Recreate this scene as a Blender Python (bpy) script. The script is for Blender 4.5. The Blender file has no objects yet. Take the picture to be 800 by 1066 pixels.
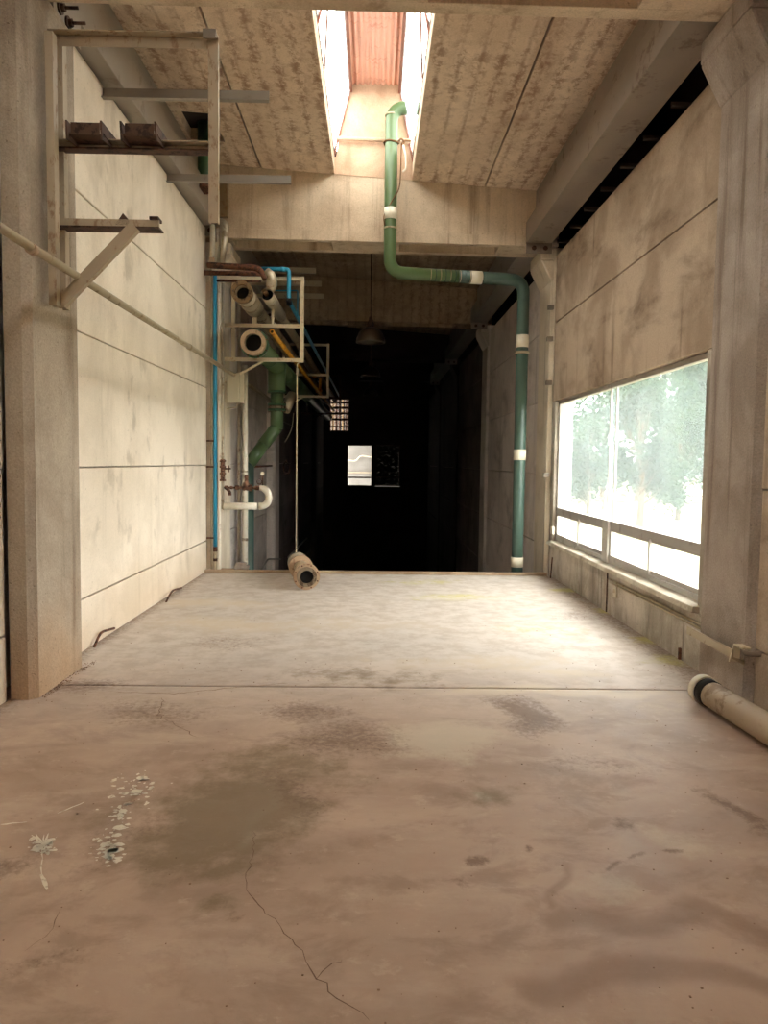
import bpy, bmesh, math, random
import numpy as np
from mathutils import Vector, Matrix
random.seed(7); rng = np.random.default_rng(7)
S = bpy.context.scene; COL = S.collection
# ---------------------------------------------------------------- camera
F = 790.0; PITCH = math.atan(52/F); YAW = math.atan(11/F); EYE = Vector((0, 0, 1.6))
cam = bpy.data.cameras.new('camera'); camo = bpy.data.objects.new('camera', cam); COL.objects.link(camo)
cam.sensor_fit = 'HORIZONTAL'; cam.sensor_width = 36; cam.lens = F/800*36; cam.clip_end = 400
camo.location = EYE; ROLL = .0123; camo.rotation_euler = (Matrix.Rotation(-YAW, 3, 'Z') @ Matrix.Rotation(math.pi/2-PITCH, 3, 'X') @ Matrix.Rotation(ROLL, 3, 'Z')).to_euler(); S.camera = camo
# ---------------------------------------------------------------- sky, exposure
w = bpy.data.worlds.new('sky'); S.world = w; w.use_nodes = True
bg = w.node_tree.nodes['Background']; bg.inputs[0].default_value = (1.0, .975, .945, 1); bg.inputs[1].default_value = 9.0
S.view_settings.view_transform = 'Standard'; S.view_settings.look = 'None'
S.view_settings.exposure = 0.72; S.view_settings.gamma = 1; S.view_settings.use_curve_mapping = False

def at(px, py, X=None, Y=None, Z=None):
    """Point of the place seen at a photo pixel, on the plane X=, Y= or Z=."""
    u, v = (px-400)+ROLL*(py-533), (533-py)+ROLL*(px-400)
    a = F*math.cos(PITCH)+v*math.sin(PITCH); c, s = math.cos(YAW), math.sin(YAW)
    d = Vector((c*u+s*a, -s*u+c*a, v*math.cos(PITCH)-F*math.sin(PITCH)))
    t = X/d.x if X is not None else Y/d.y if Y is not None else (Z-1.6)/d.z
    return EYE+d*t

# ---------------------------------------------------------------- materials
def lin(c):
    f = lambda v: v/12.92 if v <= .04045 else ((v+.055)/1.055)**2.4
    return tuple(f(v/255) for v in c)+(1,)
class NT:
    def __init__(s, name):
        s.m = bpy.data.materials.new(name); s.m.use_nodes = True; s.t = s.m.node_tree; s.t.nodes.clear()
        s.out = s.n('ShaderNodeOutputMaterial')
    def n(s, typ, **kw):
        nd = s.t.nodes.new(typ)
        for k, v in kw.items(): setattr(nd, k, v)
        return nd
    def l(s, a, b): s.t.links.new(a, b)
    def put(s, sock, v):
        if isinstance(v, bpy.types.NodeSocket): s.l(v, sock)
        else: sock.default_value = v
    def pos(s, scale=(1, 1, 1), loc=(0, 0, 0)):
        g = s.n('ShaderNodeNewGeometry'); mp = s.n('ShaderNodeMapping')
        s.l(g.outputs['Position'], mp.inputs['Vector']); mp.inputs['Scale'].default_value = scale; mp.inputs['Location'].default_value = loc
        return mp.outputs[0]
    def noise(s, vec, scale=1, detail=5, rough=.55, dist=0):
        nd = s.n('ShaderNodeTexNoise'); s.l(vec, nd.inputs['Vector'])
        nd.inputs['Scale'].default_value = scale; nd.inputs['Detail'].default_value = detail
        nd.inputs['Roughness'].default_value = rough; nd.inputs['Distortion'].default_value = dist
        return nd.outputs['Fac']
    def smooth(s, v, a, b, to0=0, to1=1):
        nd = s.n('ShaderNodeMapRange', interpolation_type='SMOOTHSTEP'); s.put(nd.inputs[0], v)
        nd.inputs[1].default_value = a; nd.inputs[2].default_value = b; nd.inputs[3].default_value = to0; nd.inputs[4].default_value = to1
        return nd.outputs[0]
    def math(s, op, a, b=0.0):
        nd = s.n('ShaderNodeMath', operation=op); s.put(nd.inputs[0], a); s.put(nd.inputs[1], b); return nd.outputs[0]
    def mix(s, fac, a, b, blend='MIX'):
        nd = s.n('ShaderNodeMix', data_type='RGBA', blend_type=blend)
        s.put(nd.inputs[0], fac); s.put(nd.inputs[6], a); s.put(nd.inputs[7], b); return nd.outputs[2]
    def bsdf(s, col, rough=.8, metal=0, normal=None, spec=.4):
        b = s.n('ShaderNodeBsdfPrincipled'); s.put(b.inputs['Base Color'], col); s.put(b.inputs['Roughness'], rough)
        s.put(b.inputs['Metallic'], metal); b.inputs['Specular IOR Level'].default_value = spec
        if normal: s.l(normal, b.inputs['Normal'])
        s.l(b.outputs[0], s.out.inputs[0]); return b
    def bump(s, h, st=.3, d=.01):
        nd = s.n('ShaderNodeBump'); s.put(nd.inputs['Height'], h); nd.inputs['Strength'].default_value = st; nd.inputs['Distance'].default_value = d
        return nd.outputs[0]

def concrete(name, light, dark, stain, patch=.9, streak=(3, 3, .4), amount=.6, boards=None, bump=.35, rough=.88, drip=0, fine=.12, foot=None, blotch=0):
    N = NT(name); c1, c2, c3 = lin(light), lin(dark), lin(stain)
    n1 = N.noise(N.pos(), patch, 7, .62, .4); col = N.mix(N.smooth(n1, .38, .64), c1, c2)
    n2 = N.noise(N.pos(streak, (3.1, 7.7, 1.3)), 1, 6, .65, .3)
    col = N.mix(N.math('MULTIPLY', N.smooth(n2, .5, .74), amount), col, c3)
    if drip:
        n4 = N.noise(N.pos((7, 7, .22), (1, 5, 9)), 1, 4, .6); n5 = N.noise(N.pos(), .8, 3)
        col = N.mix(N.math('MULTIPLY', N.math('MULTIPLY', N.smooth(n4, .55, .72), N.smooth(n5, .4, .6)), drip), col, c3)
    if blotch:
        nb = N.noise(N.pos((1, 1, .8), (2, 7, 3)), 2.3, 5, .6); nc = N.noise(N.pos(), .7, 2)
        col = N.mix(N.math('MULTIPLY', N.math('MULTIPLY', N.smooth(nb, .54, .66), N.smooth(nc, .45, .6)), blotch), col, c3)
    h = None
    if boards:                     # marks of the form boards, along one axis
        g = N.n('ShaderNodeNewGeometry'); sx = N.n('ShaderNodeSeparateXYZ'); N.l(g.outputs['Position'], sx.inputs[0])
        ax, step, amt = boards
        wob = N.math('MULTIPLY', N.noise(N.pos(), 1.7, 3), .05)
        q = N.math('PINGPONG', N.math('DIVIDE', N.math('ADD', sx.outputs[ax], wob), step), .5)
        ln = N.smooth(q, .0, .16, 1, 0); n6 = N.noise(N.pos((2, 1.1, 2) if ax == 0 else (2, .6, 2)), 2.4, 5, .7)
        cell = N.math('FLOOR', N.math('DIVIDE', N.math('ADD', sx.outputs[ax], wob), step)); wn = N.n('ShaderNodeTexWhiteNoise', noise_dimensions='1D'); N.l(cell, wn.inputs['W'])
        col = N.mix(N.smooth(wn.outputs['Value'], 0, 1, 0, .28), col, c2)
        col = N.mix(N.math('MULTIPLY', N.math('MULTIPLY', ln, N.smooth(n6, .36, .60)), amt*.55), col, c3)
        mott = N.noise(N.pos((1, .8, 1), (8, 1, 4)), 9.5, 8, .78, .3)
        side = N.smooth(q, .1, .5, 1, .3)
        n7 = N.noise(N.pos(), .8, 3)
        col = N.mix(N.math('MULTIPLY', N.math('MULTIPLY', N.smooth(mott, .47, .57), side), N.math('MULTIPLY', N.smooth(n7, .34, .58, .4, 1), amt*.85)), col, c3)
        h = N.math('MULTIPLY', ln, -.6)
    if foot:                       # earth stains rising from the floor line
        g = N.n('ShaderNodeNewGeometry'); sz = N.n('ShaderNodeSeparateXYZ'); N.l(g.outputs['Position'], sz.inputs[0])
        k = N.math('ADD', sz.outputs[2], N.math('MULTIPLY', N.noise(N.pos((1, 1, .5)), 1.6, 4), -1.1))
        col = N.mix(N.smooth(k, -.6, .25, foot[1], 0), col, lin(foot[0]))
    n3 = N.noise(N.pos(), 70, 3, .7); col = N.mix(1.0, col, N.smooth(n3, .2, .8, 1-fine, 1+fine), 'MULTIPLY')
    pits = N.smooth(N.noise(N.pos(), 34, 2, .5), .68, .74, 0, 1)
    col = N.mix(N.math('MULTIPLY', pits, .35), col, c3)
    ht = N.math('SUBTRACT', N.math('ADD', n3, N.math('MULTIPLY', n1, 1.5)), N.math('MULTIPLY', pits, 1.2))
    if h: ht = N.math('ADD', ht, h)
    N.bsdf(col, rough, 0, N.bump(ht, bump, .008), .25)
    return N.m

def painted(name, col, rust=None, amount=.3, rough=.45, metal=0.0, scale=6, bump=.1, streak=(1, 1, 1)):
    N = NT(name); c = lin(col); n1 = N.noise(N.pos(streak), scale, 6, .7)
    cc = N.mix(N.smooth(N.noise(N.pos(), 2.2, 4), .3, .7, 0, .35), c, tuple(v*.7 for v in c[:3])+(1,))
    m = N.smooth(n1, .62-.25*amount, .70-.2*amount)
    m = N.math('MULTIPLY', m, min(1, amount*2.2))
    cc = N.mix(m, cc, lin(rust or (96, 62, 42)))
    rr = N.mix(m, (rough,)*3+(1,), (.9,)*3+(1,))
    b = N.bsdf(cc, .5, metal, N.bump(n1, bump, .004), .5); N.l(rr, b.inputs['Roughness'])
    return N.m

M = {}
M['wall_left'] = concrete('cream_concrete', (236, 223, 205), (218, 204, 184), (164, 148, 126), .8, (1.2, 1.2, .5), .5, drip=.25, bump=.22, fine=.07, foot=((196, 164, 124), .35), blotch=.5)
M['wall_right'] = concrete('brown_grey_concrete', (190, 170, 148), (160, 139, 118), (104, 84, 66), 1.1, (.9, .9, 2.2), .75, drip=.5, bump=.35)
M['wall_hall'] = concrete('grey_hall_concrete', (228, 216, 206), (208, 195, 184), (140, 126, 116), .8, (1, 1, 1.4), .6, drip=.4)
M['wall_dim'] = concrete('dim_shade_concrete', (132, 122, 116), (110, 100, 96), (70, 60, 56), .7, (1, 1, 1.4), .6)  # hall wall copy darkened to put the shade of the third bay into its colour
M['wall_deep'] = concrete('deep_shade_concrete', (62, 54, 50), (44, 38, 36), (24, 20, 20), .7, (1, 1, 1.4), .6)  # darkest copy, the gloom of the deep hall painted into the concrete
M['sill_wall'] = concrete('damp_sill_concrete', (198, 188, 174), (160, 149, 134), (86, 75, 64), 1.6, (3, 3, .6), .8, drip=.9, bump=.5)
M['ceiling'] = concrete('board_marked_concrete', (226, 204, 180), (208, 184, 160), (142, 106, 82), .9, (2.0, .5, 1), .45, boards=(0, .205, .85), bump=.3)
M['ceiling_hall'] = concrete('shaded_ceiling_concrete', (190, 166, 138), (160, 138, 112), (96, 74, 56), .9, (2.0, .5, 1), .5, boards=(0, .205, .6))  # darker copy of the ceiling, hall shade put into the colour
M['beam'] = concrete('beam_concrete', (214, 194, 168), (188, 166, 140), (122, 96, 72), .9, (5, 5, .35), .6, drip=.7, bump=.4)
M['pillar_far'] = concrete('lit_pillar_concrete', (230, 216, 194), (210, 194, 170), (150, 128, 104), 1.0, (4, 4, .4), .5, drip=.5, bump=.4)  # lighter copy of the pillar concrete, light on the far columns painted in
M['pillar'] = concrete('pillar_concrete', (180, 165, 146), (160, 144, 126), (106, 86, 68), 1.0, (4, 4, .4), .5, drip=.55, bump=.55, fine=.16, foot=((178, 138, 98), .6))
M['pillar_right'] = concrete('stained_pillar_concrete', (176, 162, 150), (152, 137, 124), (98, 80, 66), 1.3, (6, 6, .35), .7, drip=.8, bump=.7, fine=.16)
M['shade_dark'] = concrete('shade_dark', (40, 28, 24), (26, 18, 16), (14, 10, 10), 1, (1, 1, 1), .4)  # near-black colour standing for shade behind the eaves gap and above the slabs
M['steel_grey'] = painted('grey_painted_steel', (150, 140, 128), (112, 92, 76), .15, .5, 0, 3)
M['steel_grey_right'] = painted('grey_brown_painted_steel', (138, 124, 110), (96, 74, 58), .25, .55, 0, 3)
M['steel_cream'] = painted('cream_painted_steel', (182, 164, 138), (136, 100, 72), .3, .55, 0, 16, .1, (1, 1, .5))
M['steel_pale'] = painted('pale_painted_steel', (210, 196, 166), (160, 112, 66), .25, .5, 0, 12)
M['steel_dark'] = painted('rusty_dark_steel', (84, 58, 42), (48, 30, 22), .5, .8, 0, 14)
M['rust'] = painted('rust', (108, 66, 44), (60, 36, 26), .6, .85, 0, 22, .4)
M['valve'] = painted('bronze_brown', (126, 88, 66), (70, 44, 34), .5, .6, .3, 30)
M['green'] = painted('green_pipe_paint', (88, 110, 72), (124, 112, 74), .1, .32, 0, 5, .05)
M['green_dark'] = painted('dark_green_pipe_paint', (62, 98, 66), (60, 70, 50), .2, .35, 0, 5, .05)
M['teal'] = painted('teal_green_pipe_paint', (68, 90, 80), (50, 70, 62), .15, .35, 0, 5, .05)
M['blue'] = painted('blue_pipe_paint', (46, 150, 190), (120, 150, 158), .15, .35, 0, 14, .05)
M['yellow'] = painted('yellow_pipe_paint', (222, 156, 48), (170, 92, 30), .35, .4, 0, 8, .05)
M['white_pipe'] = painted('white_pipe_paint', (226, 218, 200), (160, 126, 96), .2, .4, 0, 10, .08)
M['white_band'] = painted('white_band', (228, 218, 196), (150, 130, 100), .12, .6, 0, 20)
M['clad'] = painted('dull_metal_cladding', (186, 174, 152), (132, 108, 82), .3, .38, .55, 5, .08)
M['clad_dark'] = painted('dusty_cladding', (140, 124, 102), (86, 64, 46), .4, .6, .3, 7)
M['insul'] = painted('brown_insulation', (122, 98, 68), (70, 50, 34), .5, .95, 0, 20, .4)
M['conduit'] = painted('beige_conduit', (176, 160, 132), (112, 84, 56), .25, .5, .1, 9)
M['ring'] = painted('tan_flange', (180, 152, 122), (120, 84, 56), .3, .6, 0, 12)
M['tan_pipe'] = painted('dusty_tan_pipe', (176, 156, 130), (130, 106, 82), .35, .6, 0, 7)
M['black'] = painted('black_bore', (16, 12, 11), (10, 8, 8), .1, .9)
M['box'] = painted('grey_beige_box', (192, 182, 156), (150, 130, 100), .15, .5)
M['alu'] = painted('dull_aluminium', (184, 178, 170), (110, 98, 86), .2, .5, .2, 5)
M['alu_light'] = painted('light_aluminium', (206, 200, 190), (160, 150, 138), .1, .45, .1, 5)
M['salmon'] = painted('salmon_roof_sheet', (232, 176, 152), (200, 130, 106), .3, .7, 0, 3, .1, (1, 4, 1))
M['salmon_steel'] = painted('reddish_steel', (140, 84, 64), (90, 50, 38), .3, .6)
M['end_wall'] = concrete('lantern_plaster', (212, 182, 156), (194, 162, 134), (158, 120, 94), 1.4, (2, 2, .8), .5, bump=.15)
M['wood'] = painted('yellowed_board', (140, 116, 84), (120, 84, 48), .3, .8)
M['rope'] = painted('rope', (110, 76, 44), (70, 48, 28), .3, .95)
M['tie'] = painted('white_tie', (226, 214, 196), None, 0, .7)
M['tie_dark'] = painted('dim_steel', (74, 62, 54), (50, 40, 34), .2, .8)
M['splat'] = painted('dried_white_paint', (236, 226, 206), (170, 150, 124), .3, .8, 0, 30)
M['crack'] = painted('crack_dirt', (120, 92, 72), (90, 66, 50), .4, .95, 0, 30)
M['lamp'] = painted('lamp_enamel', (74, 62, 52), (70, 54, 44), .3, .35, .4)
M['grit'] = painted('grit', (150, 118, 94), (60, 44, 34), .3, .95)

def glass(name, tint, clear, haze):
    N = NT(name); t = N.n('ShaderNodeBsdfTransparent'); t.inputs[0].default_value = tint+(1,)
    d = N.n('ShaderNodeBsdfTranslucent'); d.inputs[0].default_value = (.80, .90, .90, 1)
    g = N.n('ShaderNodeBsdfGlossy'); g.inputs['Roughness'].default_value = .08
    m1 = N.n('ShaderNodeMixShader'); m2 = N.n('ShaderNodeMixShader')
    n = N.noise(N.pos((1, 2.2, .35)), 1.6, 5, .6); N.l(N.smooth(n, .3, .75, clear-haze, clear+haze), m1.inputs[0])
    N.l(t.outputs[0], m1.inputs[1]); N.l(d.outputs[0], m1.inputs[2]); m2.inputs[0].default_value = .05
    N.l(m1.outputs[0], m2.inputs[1]); N.l(g.outputs[0], m2.inputs[2]); N.l(m2.outputs[0], N.out.inputs[0]); return N.m
M['glass'] = glass('dusty_glass', (.95, .97, .96), .055, .012)
M['roof_glass'] = glass('frosted_roof_glass', (.95, .95, .93), .25, .1)

def torn():
    N = NT('torn_dark_film'); t = N.n('ShaderNodeBsdfTransparent'); d = N.n('ShaderNodeBsdfDiffuse'); d.inputs[0].default_value = (.02, .018, .016, 1)
    m = N.n('ShaderNodeMixShader'); n = N.noise(N.pos((3, 1, 7)), 1.6, 8, .8)
    N.l(N.smooth(n, .54, .66, .985, .7), m.inputs[0]); N.l(t.outputs[0], m.inputs[1]); N.l(d.outputs[0], m.inputs[2]); N.l(m.outputs[0], N.out.inputs[0]); return N.m
M['torn'] = torn()
def leafmat():
    N = NT('leaves'); n = N.noise(N.pos(), 1.2, 4)
    col = N.mix(N.smooth(n, .35, .65), (.035, .062, .05, 1), (.07, .10, .06, 1)); d = N.n('ShaderNodeBsdfDiffuse'); N.l(col, d.inputs[0])
    t = N.n('ShaderNodeBsdfTranslucent'); N.l(col, t.inputs[0]); m = N.n('ShaderNodeMixShader'); m.inputs[0].default_value = .35
    N.l(d.outputs[0], m.inputs[1]); N.l(t.outputs[0], m.inputs[2]); N.l(m.outputs[0], N.out.inputs[0]); return N.m
M['leaf'] = leafmat()
M['bark'] = painted('bark', (110, 92, 74), (70, 56, 44), .5, .95, 0, 9, .5)
def grassmat():
    N = NT('dry_grass'); n = N.noise(N.pos(), .35, 7, .7); N.bsdf(N.mix(N.smooth(n, .35, .65), (.12, .12, .05, 1), (.22, .20, .13, 1)), .95, 0, N.bump(N.noise(N.pos(), 6, 5), .5, .1)); return N.m
M['grass'] = grassmat()

def floormat():
    N = NT('stained_floor_concrete')
    base = N.mix(N.smooth(N.noise(N.pos(), .7, 7, .6, .5), .35, .66), lin((193, 165, 142)), lin((168, 141, 120)))
    base = N.mix(N.smooth(N.noise(N.pos((1, 2.6, 1)), 1.1, 6, .65), .48, .72, 0, .5), base, lin((206, 182, 160)))
    base = N.mix(N.smooth(N.noise(N.pos((1, 1.4, 1), (5, 3, 0)), 2.4, 8, .7, .4), .47, .64, 0, .45), base, lin((144, 116, 95)))
    base = N.mix(N.smooth(N.noise(N.pos((1, 1.2, 1), (1, 8, 0)), 7, 7, .75), .56, .66, 0, .35), base, lin((206, 182, 158)))
    at_ = N.n('ShaderNodeAttribute', attribute_name='stain'); sp = N.n('ShaderNodeSeparateColor'); N.l(at_.outputs['Color'], sp.inputs[0])
    n1 = N.noise(N.pos((1, 1, 1), (4, 4, 0)), 5, 8, .72); n2 = N.noise(N.pos(), 26, 6, .75)
    def blend(col, m, n, c, k=.9):
        e = N.math('ADD', m, N.math('MULTIPLY', N.math('SUBTRACT', n, .5), 1.6))
        e = N.math('MULTIPLY', N.smooth(e, .1, .7), N.smooth(m, .01, .2, 0, k)); return N.mix(e, col, c)
    col = base
    g2 = N.n('ShaderNodeNewGeometry'); s2 = N.n('ShaderNodeSeparateXYZ'); N.l(g2.outputs['Position'], s2.inputs[0])
    far_light = N.smooth(N.math('ADD', s2.outputs[1], N.math('MULTIPLY', n1, 1.4)), 4.4, 7.2, 0, .72)   # window light on the far floor, painted in as a paler tone
    col = N.mix(far_light, col, N.mix(N.smooth(n1, .4, .62), lin((208, 202, 194)), lin((186, 177, 165))))
    col = blend(col, sp.outputs[2], n1, lin((208, 192, 168)), .7)
    col = blend(col, sp.outputs[1], n1, lin((124, 104, 76)), .8)
    col = blend(col, sp.outputs[0], n2, lin((112, 84, 64)), .75)
    col = blend(col, at_.outputs['Alpha'], n1, lin((196, 188, 112)), .7)
    dm = N.n('ShaderNodeAttribute', attribute_name='damp').outputs['Fac']; col = N.mix(N.smooth(N.math('ADD', dm, N.math('MULTIPLY', N.math('SUBTRACT', n1, .5), .5)), .1, 1.05, 0, .5), col, lin((130, 98, 74)))
    spk = N.smooth(N.noise(N.pos(), 95, 2, .5), .74, .78); col = N.mix(N.math('MULTIPLY', spk, .6), col, lin((214, 196, 170)))
    spd = N.smooth(N.noise(N.pos((1, 1, 1), (9, 2, 0)), 60, 3, .6), .70, .76); col = N.mix(N.math('MULTIPLY', spd, .4), col, lin((90, 66, 50)))
    hh = N.math('ADD', N.math('MULTIPLY', N.noise(N.pos(), 45, 5, .7), .4), n1)
    N.bsdf(col, N.smooth(n1, .3, .7, .56, .74), 0, N.bump(hh, .16, .008), .45); return N.m
M['floor'] = floormat()

# ---------------------------------------------------------------- mesh helpers
class MB:
    def __init__(s): s.bm = bmesh.new()
    def box(s, a, b):
        x0, x1 = sorted((a[0], b[0])); y0, y1 = sorted((a[1], b[1])); z0, z1 = sorted((a[2], b[2]))
        v = [s.bm.verts.new(p) for p in ((x0,y0,z0),(x1,y0,z0),(x1,y1,z0),(x0,y1,z0),(x0,y0,z1),(x1,y0,z1),(x1,y1,z1),(x0,y1,z1))]
        for f in ((0,3,2,1),(4,5,6,7),(0,1,5,4),(1,2,6,5),(2,3,7,6),(3,0,4,7)): s.bm.faces.new([v[i] for i in f])
        return s
    def hull(s, lo, hi):
        """prism between two rings of the same length"""
        a = [s.bm.verts.new(p) for p in lo]; b = [s.bm.verts.new(p) for p in hi]; n = len(a)
        s.bm.faces.new(a[::-1]); s.bm.faces.new(b)
        for i in range(n): s.bm.faces.new((a[i], a[(i+1) % n], b[(i+1) % n], b[i]))
        return s
    def profile(s, prof, p0, p1, up=(0, 0, 1)):
        """sweep a closed 2D outline (side, up) from p0 to p1"""
        p0, p1 = Vector(p0), Vector(p1); d = (p1-p0).normalized(); u = Vector(up); sd = d.cross(u).normalized(); u = sd.cross(d)
        return s.hull([p0+sd*a+u*b for a, b in prof], [p1+sd*a+u*b for a, b in prof])
    def bar(s, p0, p1, w, h, up=(0, 0, 1)):
        return s.profile([(-w/2,-h/2),(w/2,-h/2),(w/2,h/2),(-w/2,h/2)], p0, p1, up)
    def ring(s, c, t, u, r, n):
        v = t.cross(u).normalized(); return [s.bm.verts.new(c+(u*math.cos(2*math.pi*i/n)+v*math.sin(2*math.pi*i/n))*r) for i in range(n)]
    def tube(s, pts, r, n=16, fillet=0, bore=0, steps=6, caps=True):
        """swept pipe; r a number or one per point; bore > 0 leaves both ends open"""
        pts = [Vector(p) for p in pts]
        rs = list(r) if isinstance(r, (list, tuple)) else [r]*len(pts)
        if fillet:
            q, qr = [pts[0]], [rs[0]]
            for i in range(1, len(pts)-1):
                a, b, c = pts[i-1], pts[i], pts[i+1]; f = min(fillet, (a-b).length*.49, (c-b).length*.49)
                p1, p2 = b+(a-b).normalized()*f, b+(c-b).normalized()*f
                for k in range(steps+1):
                    t = k/steps; q.append((1-t)**2*p1+2*t*(1-t)*b+t*t*p2); qr.append(rs[i])
            q.append(pts[-1]); qr.append(rs[-1]); pts, rs = q, qr
        def sweep(rr, flip):
            rings = []; u = None
            for i, p in enumerate(pts):
                t = ((pts[min(i+1, len(pts)-1)]-p).normalized()+(p-pts[max(i-1, 0)]).normalized()).normalized()
                if u is None: u = t.orthogonal().normalized()
                u = (u-t*u.dot(t)).normalized(); rings.append(s.ring(p, t, u, rr[i], n))
            for a, b in zip(rings, rings[1:]):
                for k in range(n):
                    f = (a[k], b[k], b[(k+1) % n], a[(k+1) % n]); fc = s.bm.faces.new(f[::-1] if flip else f); fc.smooth = True
            return rings
        o = sweep(rs, False)
        if bore:
            i_ = sweep([x*bore for x in rs], True)
            for e in (0, -1):
                for k in range(n):
                    f = (o[e][k], o[e][(k+1) % n], i_[e][(k+1) % n], i_[e][k]); s.bm.faces.new(f if e == 0 else f[::-1])
        elif caps: s.bm.faces.new(o[0][::-1]); s.bm.faces.new(o[-1])
        return s
    def lathe(s, c, axis, prof, n=20):
        """prof: (distance along axis, radius)"""
        c = Vector(c); a = Vector(axis).normalized(); u = a.orthogonal().normalized(); rings = [s.ring(c+a*d, a, u, max(r, 1e-4), n) for d, r in prof]
        for p, q in zip(rings, rings[1:]):
            for k in range(n): fc = s.bm.faces.new((p[k], q[k], q[(k+1) % n], p[(k+1) % n])); fc.smooth = True
        return s
    def quad(s, *p): s.bm.faces.new([s.bm.verts.new(x) for x in p]); return s
    def build(s, name, mat, parent=None, bevel=0, loc=None):
        me = bpy.data.meshes.new(name); bmesh.ops.recalc_face_normals(s.bm, faces=s.bm.faces); s.bm.to_mesh(me); s.bm.free()
        o = bpy.data.objects.new(name, me); COL.objects.link(o); me.materials.append(mat if not isinstance(mat, str) else M[mat])
        if bevel:
            b = o.modifiers.new('bevel', 'BEVEL'); b.width = bevel; b.segments = 2; b.limit_method = 'ANGLE'
        if loc is not None:
            me.transform(Matrix.Translation(-Vector(loc))); o.location = loc
        if parent:
            o.parent = parent; o.matrix_parent_inverse = Matrix.Translation(-parent_loc(parent))
        return o
def parent_loc(p):
    v = Vector(p.location)
    return v + (parent_loc(p.parent) - parent_loc(p.parent) if p.parent else Vector())
def thing(name, loc, label, cat, group=None):
    o = bpy.data.objects.new(name, None); o.empty_display_size = .1; COL.objects.link(o); o.location = loc
    o['label'] = label; o['category'] = cat
    if group: o['group'] = group
    return o
def tag(o, label, cat, group=None):
    o['label'] = label; o['category'] = cat
    if group: o['group'] = group
    return o
def struct(name):
    o = bpy.data.objects.new(name, None); COL.objects.link(o); o['kind'] = 'structure'; o['label'] = name.replace('_', ' '); return o
LANG = lambda a, t: [(0, 0), (a, 0), (a, t), (t, t), (t, a), (0, a)]
def CH(w, h, t): return [(-w/2, 0), (w/2, 0), (w/2, h), (w/2-t, h), (w/2-t, t), (-w/2+t, t), (-w/2+t, h), (-w/2, h)]

# ---------------------------------------------------------------- setting: levels and bays
XL, XR = -2.40, 2.55; EDGE = 10.85; YB = -5.0
START = [4.85, 10.95, 17.05, 23.15, 29.25, 35.35]
def zc(x): return 5.585-.0635*x            # underside of the roof slabs falls to the right
def soff(x): return 4.70-.009*x           # underside of the cross beams

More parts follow.
